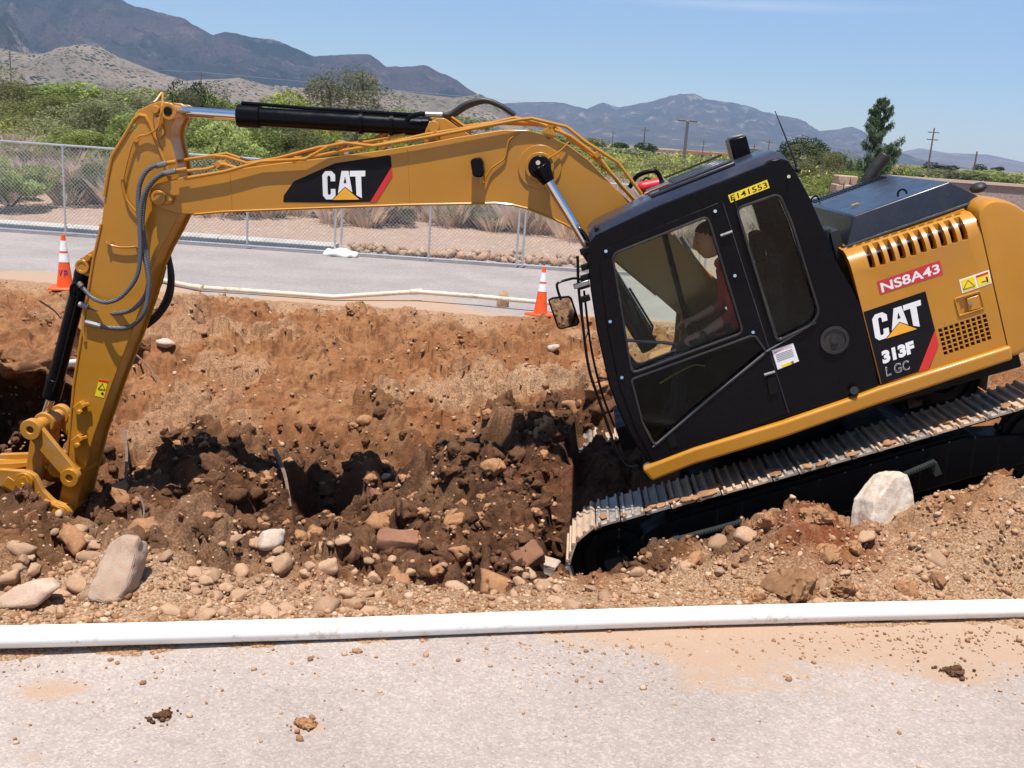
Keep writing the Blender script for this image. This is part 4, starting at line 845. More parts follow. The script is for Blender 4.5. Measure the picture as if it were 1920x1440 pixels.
# utility poles and wires
tops = []
for (px, top, bot, D, lb) in ((1752, 240, 322, 120, 'tall wooden utility pole behind the wall at the right'), (1210, 238, 290, 170, 'wooden utility pole at the end of the white wires'), (1150, 245, 275, 240, 'small distant pole left of the lamp post'), (1443, 262, 300, 200, 'small distant pole behind the antenna'), (1415, 270, 300, 210, 'small distant pole right of the beacon'), (1320, 262, 298, 230, 'small distant pole right of the lamp post'), (1832, 284, 330, 110, 'thin bare pole beyond the wall near the right edge'), (18, 95, 170, 160, 'distant utility pole above the bushes at the left edge'), (377, 135, 190, 190, 'distant utility pole above the bushes behind the cylinder head')):
    T = at_y(px, top, D); z0 = lz(T.x, D); r = empty('utility_pole', (T.x, D, z0)); tag(r, lb, 'utility pole'); h = T.z-z0
    mb = MB(); mb.tube([(0, 0, 0), (0, 0, h)], [.12, .08], 8); mb.build('pole', M['wood'], r)
    for k, dz in enumerate((.5, 1.3)):
        if (D > 150 and k) or D == 110: continue
        mb = MB(); mb.box((0, 0, h-dz), (1.3, .09, .10)); mb.build('crossarm', M['wood'], r)
    tops.append(T)
mb = MB(); A = tops[1]; Bp = at_y(1060, 232, 150); mb.tube([A, (A+Bp)/2+Vector((0, 0, -.15)), Bp], .035, 4); mb2 = tag(mb.build('power_line', M['galv']), 'pale power line running from the pole over the boom', 'power line')
mb = MB(); A = tops[7]; Bp = tops[8]; mb.tube([A, (A+Bp)/2+Vector((0, 0, -1.)), Bp, Bp+Vector((60, 10, -1))], .03, 4); tag(mb.build('power_line', M['galv']), 'thin power line in front of the mountain at the left', 'power line')
# distant building
D = 240; A = at_y(1232, 280, D); Bq = at_y(1372, 300, D); z0 = lz(A.x, D); r = empty('building', (A.x, D, z0)); tag(r, 'low tan building with a red roof edge far beyond the boom', 'building'); h = A.z-z0; L = Bq.x-A.x
mb = MB(); mb.box((L*.14, 4, h/2), (L*.30, 8, h)); mb.box((L*.64, 5, h*.42), (L*.7, 8, h*.84)); mb.build('wall', M['stucco'], r)
mb = MB(); mb.box((L*.64, 5, h*.84+.25), (L*.72, 8.3, .5)); mb.build('roof', M['redroof'], r)
mb = MB(); mb.box((L*.14, 4, h+.12), (L*.31, 8.3, .24)); mb.build('parapet', M['stucco'], r)
for k in range(5):
    mb = MB(); mb.box((L*(.36+.12*k), .96, h*.4), (1.6, .06, 1.3)); mb.build('window', M['decalblack'], r)
# house far away left of it, long wall and stone pier at the right
D = 26.5; A = at_y(1672, 334, D); Bw = at_y(1925, 337, D); z0 = lz(3, D)
r = empty('boundary_wall', (A.x, D, 0)); tag(r, 'pinkish gravelly boundary wall behind the engine hood at the right', 'wall')
mb = MB(); xs = np.linspace(0, 40, 41); mb.prism([(0, -.5), (40, -.5), (40, A.z+.02), (0, A.z)], 0, .3); mb.build('wall_body', M['wall'], r); mb = MB(); mb.prism([(-.03, A.z+.002), (40, A.z+.022), (40, A.z+.09), (-.03, A.z+.07)], -.05, .35); mb.build('coping', M['stucco'], r)
D = 27.2; A = at_y(1568, 328, D); Bq = at_y(1603, 330, D); mb = MB(); w = Bq.x-A.x
for k in range(9):
    for j in range(3):
        mb.box((w*(j+.5)/3+rr.uniform(-.03, .03), rr.uniform(-.04, .04), (A.z/9)*(k+.5)), (w/3*1.08, .5+rr.uniform(0, .1), A.z/9*1.05))
o = mb.build('stone_pier', M['rock_grey'], None, .03); o.location = (A.x, D, 0); tag(o, 'short stone pier beside the conifer behind the cab', 'pier')
# the air between here and the mountains
mb = MB(); mb.box((0, 6500, 900), (30000, 16000, 1860)); hz = mb.build('haze', []); 
hm = bpy.data.materials.new('haze_air'); hm.use_nodes = True; ht = hm.node_tree; ht.nodes.clear(); ho = ht.nodes.new('ShaderNodeOutputMaterial'); hv = ht.nodes.new('ShaderNodeVolumePrincipled')
hv.inputs['Color'].default_value = (.46, .66, 1, 1); hv.inputs['Density'].default_value = 6.5e-5; hv.inputs['Anisotropy'].default_value = .2; ht.links.new(hv.outputs[0], ho.inputs['Volume']); hz.data.materials.append(hm); tag(hz, kind='stuff', label='pale blue haze in the air before the mountains')
# ================================================================== EXCAVATOR (built in its own frame: x forward, y towards its left side, z up)
EX = bpy.data.objects.new('excavator', None); COL.objects.link(EX); EX.matrix_world = MM
tag(EX, 'yellow and black crawler excavator tilted nose down in the pit', 'excavator')
NY = 1.20
def Q(pts, y=NY): return [q(a, b, y) for a, b in pts]
def rnd_poly(pts, rad, n=4):
    """round the corners of an outline"""
    out = []; N = len(pts)
    for i in range(N):
        p = Vector(pts[i]); a = Vector(pts[i-1]); b = Vector(pts[(i+1) % N]); r = min(rad, (a-p).length*.45, (b-p).length*.45); u = p+(a-p).normalized()*r; v = p+(b-p).normalized()*r
        for k in range(n+1): t = k/n; out.append(tuple(u*(1-t)**2+p*2*t*(1-t)+v*t*t))
    return out
def grow(pts, d):
    c = Vector((sum(p[0] for p in pts)/len(pts), sum(p[1] for p in pts)/len(pts))); area = sum(pts[i-1][0]*pts[i][1]-pts[i][0]*pts[i-1][1] for i in range(len(pts))); sg = 1 if area > 0 else -1; out = []
    for i in range(len(pts)):
        p = Vector(pts[i]); a = (p-Vector(pts[i-1])).normalized(); b = (Vector(pts[(i+1) % len(pts)])-p).normalized(); na = Vector((a.y, -a.x)); nb = Vector((b.y, -b.x)); n = (na+nb); n = n/max(.3, n.length_squared/2) if n.length > 1e-6 else na
        out.append(tuple(p+n*d*sg))
    return out
M['step'] = paint('step_paint', (.025, .03, .03), .6, .2, (.09, .07, .05), 0, spec=.2)
# ---- tracks
XF, XR, RW, ZC = 1.44, -1.62, .335, .385
def track_path(n=400):
    pts = []; L = XF-XR; per = 2*L+2*pi*RW
    def P(s):
        s = s % per
        if s < L: sag = -.02*sin(pi*s/L); return Vector((XR+s, 0, ZC+RW+sag)), 0.
        s -= L
        if s < pi*RW: a = s/RW; return Vector((XF+sin(a)*RW, 0, ZC+cos(a)*RW)), a
        s -= pi*RW
        if s < L: return Vector((XF-s, 0, ZC-RW)), pi
        s -= L; a = s/RW; return Vector((XR-sin(a)*RW, 0, ZC-cos(a)*RW)), pi+a
    return P, per
TP, PER = track_path()
M['shoe'] = None
def shoe_mat():
    t = NT('track_shoe'); n = t.noise(6, 7, .7); oi = t.n('ObjectInfo')
    c = t.mix(t.ramp(n, .4, .6), (.20, .195, .19), (.40, .385, .37)); mud = t.math('ADD', t.noise(3.3, 6, .7), t.math('MULTIPLY', t.math('SUBTRACT', oi.outputs['Random'], .5), .35))
    k = t.ramp(mud, .42, .55, .38, .97); c = t.mix(k, c, (.50, .35, .235)); return t.pbr(c, t.ramp(n, .4, .6, .35, .8), t.math('MULTIPLY', t.math('SUBTRACT', 1., k), .55), nrm=t.bump(t.noise(30, 5, .7), .4, .01))
M['shoe'] = shoe_mat()
sm = MB(); sm.box((0, 0, 0), (.150, .5, .014)); sm.box((.072, 0, -.004), (.03, .5, .012))
for gx, hh in ((-.062, .026), (0, .026), (.062, .026)): sm.loft([[Vector((gx+dx, y, z)) for dx, z in ((-.012, .006), (.012, .006), (.007, hh), (-.007, hh))] for y in (-.25, .25)])
shoe0 = sm.build('track_shoe', M['shoe'], None, .002, 1); SHOE = shoe0.data; bpy.data.objects.remove(shoe0)
ns = 45
mudm = [stone_mesh('mud', 600+i, 3, .3, (1, .9, .45), M['clod']) for i in range(3)]
for side in (1, -1):
    yc = side*.995; mb = MB()
    for k in range(ns*2):           # chain links along the path
        p, a = TP(PER*k/(ns*2)); R3 = Matrix.Rotation(a, 3, 'Y'); n = R3 @ Vector((0, 0, 1))
        for dy in (-.07, .07): mb.box(p-n*.045+Vector((0, yc+dy, 0)), (.085, .03, .07), R3)
        mb.box(p-n*.05+Vector((0, yc, 0)), (.02, .15, .02), R3)
    tr = mb.build('track', M['frame_black'], EX)
    for k in range(ns):
        p, a = TP(PER*(k+.5)/ns); o = bpy.data.objects.new('track_shoe', SHOE); COL.objects.link(o); o.parent = tr; o.location = (p.x, yc, p.z); o.rotation_euler = (0, a, 0); o.scale = (PER/ns/.171, 1, 1)
    # frame, idler, sprocket and rollers
    fr = MB(); pr = [(XR+.12, .28), (XF-.22, .26), (XF-.05, .34), (XF-.1, .46), (XF-.4, .56), (XR+.5, .58), (XR+.1, .48)]; fr.prism(pr, yc-.14, yc+.13); fr.prism([(XR+.4, .5), (XF-.4, .5), (XF-.45, .6), (XR+.45, .6)], yc-.17, yc+.10)
    fr.prism([(XR+.3, .07), (XF-.3, .07), (XF-.3, .3), (XR+.3, .3)], yc-.11, yc-.08)
    fo = fr.build('track_frame', M['frame_black'], EX, .01)
    for nm, x, r in (('idler', XF, .27), ('sprocket', XR, .26)):
        w = MB(); w.cyl((x, yc-.05, ZC), (x, yc+.05, ZC), r, 36); w.cyl((x, yc-.16, ZC), (x, yc+.17, ZC), .09, 24); w.ring((x, yc+.07, ZC), (0, 1, 0), r*.55, r*.85, .05)
        if nm == 'sprocket':
            for k in range(21): a = 2*pi*k/21; w.box((x+cos(a)*(r+.015), yc, ZC+sin(a)*(r+.015)), (.04, .06, .04), Matrix.Rotation(-a, 3, 'Y'))
        w.build(nm, M['frame_black'], fo, .006)
    for k in range(7): x = XF-.42-k*(XF-XR-.84)/6; w = MB(); w.cyl((x, yc-.12, .145), (x, yc+.13, .145), .075, 20); w.build('roller', M['frame_black'], fo, .005)
    if side == 1:
        for (a, b, c, d) in (((1265, 1012), (1392, 978), .04, 0), ((1688, 893), (1752, 866), .04, 1)):
            A = q3(*a, yc+.26); B = q3(*b, yc+.26); w = MB(); L = (B-A).length; ang = atan2(-(B.z-A.z), B.x-A.x); R3 = Matrix.Rotation(ang, 3, 'Y'); mid = (A+B)/2
            w.box(mid, (L, .07, .012), R3)
            for k in range(int(L/.02)): w.box(A.lerp(B, (k+.5)/int(L/.02))+Vector((0, .032, .008)), (.009, .012, .018), R3)
            for e in (A.lerp(B, .02), A.lerp(B, .98)): w.box(e+Vector((0, -.06, -.05)), (.05, .16, .09), R3)
            w.build('step', M['step'], fo)
# lumps of mud left on the shoes of the near track
for i in range(34):
    x = rr.uniform(-1.7, 1.6); o = bpy.data.objects.new('mud_lump', rr.choice(mudm)); COL.objects.link(o); o.parent = EX; s = rr.uniform(.018, .05); o.location = (x, rr.uniform(1.10, 1.235), ZC+RW+.02-.02*sin(pi*(x-XR)/(XF-XR)) if x < XF else ZC+RW-.03); o.scale = (s*1.3, s, s*.8); o.rotation_euler = (0, 0, rr.uniform(0, 6))
    tag(o, kind=None)
# ---- carbody and turntable
mb = MB(); mb.box((0, 0, .50), (1.5, 1.6, .30)); mb.cyl((0, 0, .6), (0, 0, .92), .55, 40); mb.prism([(-1.1, .35), (1.1, .35), (.8, .62), (-.8, .62)], -.75, .75); mb.build('carbody', M['frame_black'], EX, .015)
# ---- revolving deck
mb = MB(); mb.box((-.35, 0, 1.02), (2.5, 2.2, .14)); mb.box((.75, -.02, 1.02), (.9, .7, .2)); mb.build('deck', M['frame_black'], EX, .01)
sk = Q([(1204, 878), (1211, 872), (1300, 838), (1467, 788), (1592, 745), (1646, 725), (1892, 646), (1895, 672), (1640, 757), (1467, 818), (1300, 868), (1222, 899)]); mb = MB(); mb.prism(sk, 1.13, 1.245)
mb.build('side_skirt', M['yellow'], EX, .018, 3)
mb = MB(); w = Q([(1604, 738), (1606, 746), (1600, 748), (1598, 740)], 1.25); mb.cyl(q3(1602, 732, 1.2), q3(1602, 732, 1.25), .028, 16); mb.build('rubber_stop', M['rubber'], EX)
# ---- cab
cab_px = [(1218, 870), (1199, 845), (1177, 808), (1157, 764), (1141, 720), (1120, 625), (1108, 545), (1102, 480), (1106, 455), (1118, 441), (1160, 421), (1233, 387), (1340, 345), (1433, 309), (1442, 301), (1463, 297), (1478, 301), (1490, 318), (1520, 373), (1553, 450), (1567, 488), (1598, 541), (1619, 583), (1648, 724)]
cabP = Q(cab_px)
wf = Q([(1150, 478), (1325, 408), (1390, 622), (1186, 697)]); wl = Q([(1186, 712), (1413, 630), (1434, 660), (1330, 744), (1228, 832), (1206, 790)]); wr = Q([(1383, 392), (1459, 366), (1482, 420), (1533, 585), (1520, 607), (1457, 637)])
mb = MB(); mb.prism(cabP, 1.14, NY); side = mb.build('cab', M['black'], EX)
cs = []
for w_, r_ in ((grow(wf, .0), .04), (grow(wl, .0), .03), (wr, .045)):
    c = MB(); c.prism(rnd_poly(w_, r_), 1.0, 1.3); cs.append(c)
cut(side, cs); b = side.modifiers.new('b', 'BEVEL'); b.width = .012; b.segments = 3; b.limit_method = 'ANGLE'; b.angle_limit = radians(50)
CAB = side
for nm, w_, m_ in (('window', wf, 'glass'), ('window', wl, 'glass_dark'), ('window', wr, 'glass')):
    mb = MB(); mb.prism(rnd_poly(grow(w_, .012), .045), 1.165, 1.170); mb.build(nm, M[m_], CAB)
# door: frame standing a little proud of the side, with sash bars, hinges and handle
dp = Q([(1124, 500), (1130, 474), (1144, 462), (1345, 380), (1356, 386), (1372, 440), (1430, 620), (1444, 664), (1474, 772), (1236, 866), (1222, 860), (1190, 800), (1160, 720), (1138, 610)])
mb = MB(); mb.prism(dp, 1.195, 1.212); door = mb.build('door', M['black'], CAB); cs = []
for w_, r_ in ((grow(wf, .004), .045), (grow(wl, .004), .03)): c = MB(); c.prism(rnd_poly(w_, r_), 1.1, 1.4); cs.append(c)
cut(door, cs); b = door.modifiers.new('b', 'BEVEL'); b.width = .005; b.segments = 2; b.limit_method = 'ANGLE'; b.angle_limit = radians(50)
door.parent = EX
# window rims (seals)
for w_, r_, pw in ((wf, .045, EX), (wr, .045, EX), (wl, .03, EX)):
    ring = rnd_poly(grow(w_, .008), r_); mb = MB(); pts = [Vector((p[0], 1.214, p[1])) for p in ring]; mb.tube(pts+[pts[0]], .009, 6); mb.build('window_seal', M['rubber'], CAB)
mb = MB(); d0, d1 = q3(1437, 659, 1.215), q3(1530, 604, 1.205); mb.tube([q3(1224, 838, 1.216), q3(1330, 748, 1.216), d0, d1], .006, 6); mb.build('trim_line', M['grey'], CAB)
for (a, b_) in (((1355, 381), (1444, 662)), ((1444, 664), (1478, 774)), ((1376, 372), (1458, 636))):
    mb = MB(); mb.tube([q3(*a, 1.202), q3(*b_, 1.202)], .006, 5); mb.build('seam', M['rubber'], CAB)
for (a, b_) in ((1341, 396), (1136, 471), (1144, 603), (1166, 708), (1378, 517), (1412, 623), (1479, 331)): mb = MB(); mb.cyl(q3(a, b_, 1.205), q3(a, b_, 1.222), .011, 12); mb.build('bolt', M['chrome'], CAB)
for (a, b_) in (((1351, 442), (1373, 434)), ((1433, 703), (1453, 697))):
    mb = MB(); mb.tube([q3(*a, 1.225), q3(*b_, 1.225)], .010, 10); mb.build('hinge', M['steel'], door)
h = MB(); hp = rnd_poly(Q([(1436, 705), (1454, 699), (1458, 735), (1441, 740)]), .012); h.prism(hp, 1.205, 1.226); h.build('handle', M['frame_black'], door, .004)
mb = MB(); c0 = q3(1564, 637, 1.2); mb.ring(c0+Vector((0, .004, 0)), (0, 1, 0), .0, .085, .012, 32); mb.ring(c0+Vector((0, .012, 0)), (0, 1, 0), .075, .095, .012, 32); mb.cyl(c0, c0+Vector((0, .022, 0)), .026, 16); o = mb.build('filler_recess', M['rubber'], CAB, .003)
mb = MB(); lp = rnd_poly(Q([(1248, 812), (1263, 806), (1270, 835), (1256, 841)]), .01); mb.prism(lp, 1.205, 1.218); mb.build('latch', M['frame_black'], door, .003)
# roof, rear wall, far side, floor and corner posts
def roofz(x): return float(np.interp(x, sorted(p[0] for p in roof_line), [z for _, z in sorted(roof_line)]))
roof_line = Q([(1106, 455), (1118, 441), (1160, 421), (1233, 387), (1340, 345), (1433, 309), (1463, 297), (1478, 301), (1490, 318)])
FYc = .20
mb = MB(); prof = [(p[0], p[1]-.004) for p in roof_line]; rings = []
for y, dz, sx in ((1.139, -.02, 1), (1.139, 0, 1), (1.07, .045, 1), (.95, .055, 1), (.45, .055, 1), (.33, .045, 1), (.24, .01, 1), (.21, -.05, 1)): rings.append([Vector((p[0], y, p[1]+dz)) for p in prof])
mb.loft(rings, closed=False); ro = mb.build('roof', M['roof'], CAB, 0, 2, 40); so_ = ro.modifiers.new('t', 'SOLIDIFY'); so_.thickness = .03; so_.offset = -1
hz_ = lambda x: roofz(x)+.056
mb = MB(); xs = (.46, -.14); 
mb.loft([[Vector((x, y, hz_(x)-.01)) for x in xs for _ in (0,)] + [Vector((x, y, hz_(x)+.02)) for x in reversed(xs)] for y in (.32, .98)]); mb.build('roof_hatch', M['roof'], CAB, .012, 3)
for k in range(4):
    y = .40+.16*k; mb = MB(); mb.loft([[Vector((x, y+dy, hz_(x)+.012+dz)) for dy, dz in ((-.03, 0), (-.02, .022), (.02, .022), (.03, 0))] for x in (.28, -.10)]); mb.build('rib', M['roof'], CAB, .004)
mb = MB(); mb.tube([Vector((x, 1.0, hz_(x)+.03)) for x in (.40, .1, -.12)], .008, 6); mb.build('roof_rail', M['rubber'], CAB); mb = MB(); mb.tube([Vector((x, .30, hz_(x)+.05)) for x in (.30, -.15)], .008, 6); mb.build('roof_rail', M['rubber'], CAB)
for (a, b_) in (((1210, 369), (1244, 361)), ((1223, 379), (1262, 369))):
    A = Vector((q(*a, .75)[0], .75, 0)); B = Vector((q(*b_, .75)[0], .72, 0)); A.z = hz_(A.x)+.024; B.z = hz_(B.x)+.024; mb = MB(); mb.tube([A, B], .009, 5); mb.build('dirt_crumb', M['clod'], CAB)
rearpx = [(1490, 318), (1520, 373), (1553, 450), (1567, 488), (1598, 541), (1619, 583)]; rp = Q(rearpx)
mb = MB(); mb.loft([[Vector((p[0]+.0, y, p[1])) for p in rp]+[Vector((p[0]+.04, y, p[1])) for p in reversed(rp)] for y in (.2, 1.139)]); rear = mb.build('rear_wall', M['black'], CAB)
c = MB(); c.box(((rp[0][0]+rp[3][0])/2, .67, (rp[0][1]+rp[3][1])/2+.02), (.8, .66, .42)); cut(rear, [c])
cabf = Q([(1218, 870), (1141, 720), (1108, 545), (1102, 480), (1118, 441), (1233, 387), (1433, 309), (1478, 301), (1490, 318), (1567, 488), (1598, 541), (1619, 583), (1648, 724)])
fw = Q([(1142, 500), (1150, 472), (1420, 362), (1455, 400), (1500, 560), (1440, 650), (1210, 740), (1180, 700)])
mb = MB(); mb.prism(cabf, FYc, FYc+.05); far = mb.build('far_side', M['black'], CAB); c = MB(); c.prism(rnd_poly(fw, .05), -.1, .5); cut(far, [c])
mb = MB(); mb.prism(rnd_poly(grow(fw, .01), .05), FYc+.02, FYc+.025); mb.build('window', M['glass'], CAB)
mb = MB()
for (a, b_) in (((1245, 437), (1303, 660)),): mb.tube([q3(*a, 0.22), q3(*b_, .22)], .022, 6)
mb.build('pillar', M['black'], CAB)
mb = MB(); fl = Q([(1226, 868), (1215, 845), (1640, 700), (1646, 722)]); mb.prism(fl, .2, 1.139); mb.build('floor', M['frame_black'], CAB)
fr_px = [(1102, 480), (1108, 545), (1120, 625), (1141, 720), (1157, 764), (1177, 808), (1199, 845)]; fp = Q(fr_px)
for y in (1.12, .24):
    mb = MB(); mb.tube([Vector((p[0]-.03, y, p[1])) for p in fp], .032, 8); mb.build('front_pillar', M['black'], CAB)
mb = MB(); mb.loft([[Vector((p[0]-.02, y, p[1])) for p in fp]+[Vector((p[0]-.026, y, p[1])) for p in reversed(fp)] for y in (.25, 1.11)]); mb.build('windshield', M['glass'], CAB)
mb = MB(); mb.tube([Vector((fp[2][0]-.01, .25, fp[2][1])), Vector((fp[2][0]-.01, 1.1, fp[2][1]))], .015, 6); mb.tube([Vector((fp[0][0]-.0, .25, fp[0][1])), Vector((fp[0][0], 1.1, fp[0][1]))], .03, 6); mb.build('crossbar', M['black'], CAB)
# wiper, front grab rail
mb = MB(); mb.tube([q3(1152, 520, .3), q3(1170, 560, .3), q3(1222, 625, .3), q3(1224, 612, .3), q3(1180, 540, .3)], .01, 6); mb.build('wiper', M['rubber'], CAB)
mb = MB(); mb.tube(spline([q3(1083, 480, 1.16), q3(1085, 540, 1.16), q3(1093, 610, 1.16), q3(1104, 690, 1.16), q3(1124, 752, 1.16), q3(1143, 808, 1.16), q3(1157, 846, 1.17), q3(1175, 873, 1.18), q3(1196, 874, 1.19)]), .010, 8); mb.tube(spline([q3(1095, 545, 1.12), q3(1108, 650, 1.12), q3(1128, 735, 1.12), q3(1152, 800, 1.12)]), .008, 8); mb.tube([q3(1090, 560, 1.1), q3(1096, 640, 1.1), q3(1103, 622, 1.1)], .007, 6)
mb.build('grab_rail', M['black'], EX)
for (a, b_) in ((1102, 461), (1119, 434)): mb = MB(); mb.cyl(q3(a, b_+6, 1.1), q3(a, b_-8, 1.1), .016, 10); mb.build('bracket', M['frame_black'], EX, .005)
for (a, b_) in ((1096, 535), (1098, 520), (1097, 560), (1099, 500), (1097, 470)): mb = MB(); mb.box(q3(a, b_, 1.14), (.07, .05, .04)); mb.build('bracket', M['frame_black'], EX, .005)
mb = MB(); mb.box(q3(1090, 533, 1.15), (.11, .05, .035)); mb.build('mirror_clamp', M['steel'], EX, .005)
mb = MB(); mb.tube(spline([q3(1104, 533, 1.15), q3(1082, 522, 1.18), q3(1058, 526, 1.22), q3(1045, 532, 1.24), q3(1046, 545, 1.25), q3(1052, 562, 1.25)], 5), .009, 8); arm_ = mb.build('mirror_arm', M['black'], EX)
mc = [(1027, 563), (1036, 558), (1066, 557), (1072, 562), (1087, 612), (1083, 619), (1050, 625), (1044, 620)]
mpz = Q(mc, 1.25); yaw = lambda p, o: Vector((p[0], 1.25+(p[0]-mpz[0][0])*.28+(p[1]-mpz[0][1])*.53+o, p[1])); mb = MB(); mb.loft([[yaw(p, -.05) for p in grow(mpz, -.02)], [yaw(p, -.03) for p in mpz], [yaw(p, .0) for p in mpz]]); mi = mb.build('mirror', M['black'], EX, .006)
mb = MB(); g_ = grow(mpz, -.012); mb.loft([[yaw(p, -.002) for p in g_], [yaw(p, .003) for p in g_]]); mb.build('mirror_glass', M['mirror'], mi)
# beacon box, antenna
bb = [(1363, 262), (1395, 254), (1406, 294), (1373, 302)]; bq = Q(bb, .25); mb = MB(); mb.prism(bq, .12, .36); be = mb.build('beacon', M['black'], EX, .012); bt = Q([(1366, 262), (1368, 256), (1390, 251), (1394, 256)], .25); mb = MB(); mb.prism(bt, .14, .34); mb.build('beacon_lens', M['grey'], be, .008); mb = MB(); mb.prism(Q([(1372, 300), (1408, 292), (1412, 300), (1378, 308)], .25), .15, .34); mb.build('bracket', M['steel'], be)
mb = MB(); mb.tube([q3(1496, 318, .9), q3(1491, 303, .9), q3(1472, 255, .9), q3(1453, 208, .9)], [.012, .008, .005, .003], 6); mb.sph(q3(1496, 318, .9), .022); mb.build('antenna', M['rubber'], EX)
# seat, console, levers, steering tools inside the cab
mb = MB(); mb.prism(rnd_poly([(-.22, 1.44), (.28, 1.46), (.30, 1.56), (-.20, 1.56)], .03), .43, .90); mb.prism(rnd_poly([(-.20, 1.5), (-.06, 1.5), (-.16, 2.12), (-.28, 2.10)], .04), .45, .88); mb.prism(rnd_poly([(-.20, 2.12), (-.12, 2.12), (-.15, 2.32), (-.23, 2.32)], .02), .55, .78); mb.build('seat', M['seat'], CAB, .02)
mb = MB(); mb.prism([(-.2, 1.3), (.38, 1.34), (.40, 1.62), (-.1, 1.66)], .92, 1.06); mb.prism([(-.2, 1.3), (.38, 1.34), (.40, 1.62), (-.1, 1.66)], .28, .40); mb.box((.05, .66, 1.3), (.4, .4, .28)); mb.build('console', M['seat'], CAB, .015)
for y in (.99, .34):
    mb = MB(); mb.tube([(.34, y, 1.6), (.37, y, 1.72)], .012, 8); mb.sph((.385, y, 1.76), .035, sc=(.8, .8, 1.5)); mb.build('joystick', M['rubber'], CAB)
mb = MB(); mb.tube([(.66, .6, 1.15), (.60, .6, 1.62)], .011, 6); mb.tube([(.66, .72, 1.15), (.60, .72, 1.62)], .011, 6); mb.box((.72, .66, 1.2), (.2, .3, .03)); mb.build('travel_lever', M['rubber'], CAB)
mb = MB(); mb.box((.80, .32, 1.98), (.05, .12, .2)); mb.build('monitor', M['rubber'], CAB, .01)
mb = MB(); mb.tube(spline([q3(1237, 719, 1.0), q3(1265, 702, 1.0), q3(1300, 685, 1.0), q3(1322, 686, 1.0)]), .006, 6); mb.build('yellow_bar', M['signyel'], CAB)
mb = MB(); mb.tube([q3(1168, 638, .5), q3(1240, 642, .5), q3(1300, 650, .5)], .012, 8); mb.tube([q3(1320, 662, .5), q3(1360, 668, .5), q3(1415, 672, .5)], .012, 8); mb.build('inner_rail', M['steel'], CAB)
# ---- right hand platform behind the cab: handrail, extinguisher
mb = MB(); mb.tube(spline([q3(1180, 352, -.75), q3(1195, 330, -.75), q3(1220, 321, -.75), q3(1232, 323, -.75), q3(1238, 334, -.75), q3(1243, 352, -.75), q3(1250, 420, -.75)], 5), .020, 10); mb.tube(spline([q3(1283, 340, -.4), q3(1284, 334, -.4), q3(1310, 325, -.4), q3(1348, 314, -.4)]), .012, 8); mb.build('handrail', M['black'], EX)
mb = MB(); mb.tube([q3(1206, 352, -.6), q3(1236, 346, -.6)], .055, 16); mb.sph(q3(1206, 352, -.6), .055); ex_ = mb.build('extinguisher', M['red'], EX)
mb = MB(); mb.tube([q3(1236, 346, -.6), q3(1246, 344, -.6)], .03, 10); mb.tube(spline([q3(1200, 350, -.6), q3(1210, 334, -.6), q3(1222, 338, -.6)]), .008, 6); mb.build('valve', M['black'], ex_)
mb = MB(); mb.box((.35, -.82, 1.2), (.9, .5, .26)); mb.build('right_tool_box', M['yellow'], EX, .03)
# ---- engine side panel with slots, curved over at the top
PX0, PX1 = q(1648, 724, NY)[0], q(1893, 645, NY)[0]
psec = [(1.12, 1.14), (1.20, 1.14), (1.20, 1.93), (1.192, 1.98), (1.17, 2.025), (1.135, 2.055), (1.09, 2.075), (.70, 2.10), (.70, 2.06), (1.08, 2.03), (1.12, 1.97)]
x0_, x1_ = -.655, -1.50
mb = MB(); mb.loft([[Vector((x, y, z)) for y, z in psec] for x in (x0_, x1_)]); sp_ = mb.build('engine_panel', M['yellow'], EX)
cs = []; c = MB()
nsl = 10
for k in range(nsl):
    x = -.79-k*.0675; pts = rnd_poly([(x-.019, 1.925), (x+.021, 1.925), (x+.013, 2.2), (x-.027, 2.2)], .016); c.prism(pts, 1.10, 1.26)
cs.append(c); c = MB()
for k in range(13):
    x = -.705-k*.060; c.loft([[Vector((x+dx-.02*(y-1.03)/.02*0, y, z)) for dx, z in ((-.02, 2.0), (.02, 2.0), (.02, 2.2), (-.02, 2.2))] if y > 1.05 else [Vector((x-.018+dx, y, z)) for dx, z in ((-.02, 2.0), (.02, 2.0), (.02, 2.2), (-.02, 2.2))] for y in (1.015, 1.062)])
cs.append(c); c = MB()
gq = [(1757, 617), (1850, 587), (1861, 636), (1769, 668)]; ga, gb, gc_, gd = [Vector(p) for p in Q(gq)]
for i in range(9):
    for j in range(6):
        u, v = (i+.5)/9, (j+.5)/6; p = ga.lerp(gb, u).lerp(gd.lerp(gc_, u), v); r = .0125; c.prism([(p.x-r, p.y-r), (p.x+r, p.y-r), (p.x+r, p.y+r), (p.x-r, p.y+r)], 1.1, 1.3)
cs.append(c)
c = MB(); c.prism(rnd_poly(Q([(1798, 563), (1832, 551), (1839, 582), (1803, 592)]), .01), 1.185, 1.3); cs.append(c)
cut(sp_, cs)
b = sp_.modifiers.new('b', 'BEVEL'); b.width = .004; b.segments = 1; b.limit_method = 'ANGLE'; b.angle_limit = radians(60)
mb = MB(); mb.box((-1.1, 1.05, 1.55), (.84, .04, .8)); mb.build('radiator', M['frame_black'], EX)
mb = MB(); mb.tube([(-.72, 1.10, 2.0), (-1.44, 1.10, 2.02)], .012, 6); mb.build('inner_pipe', M['galv'], EX)
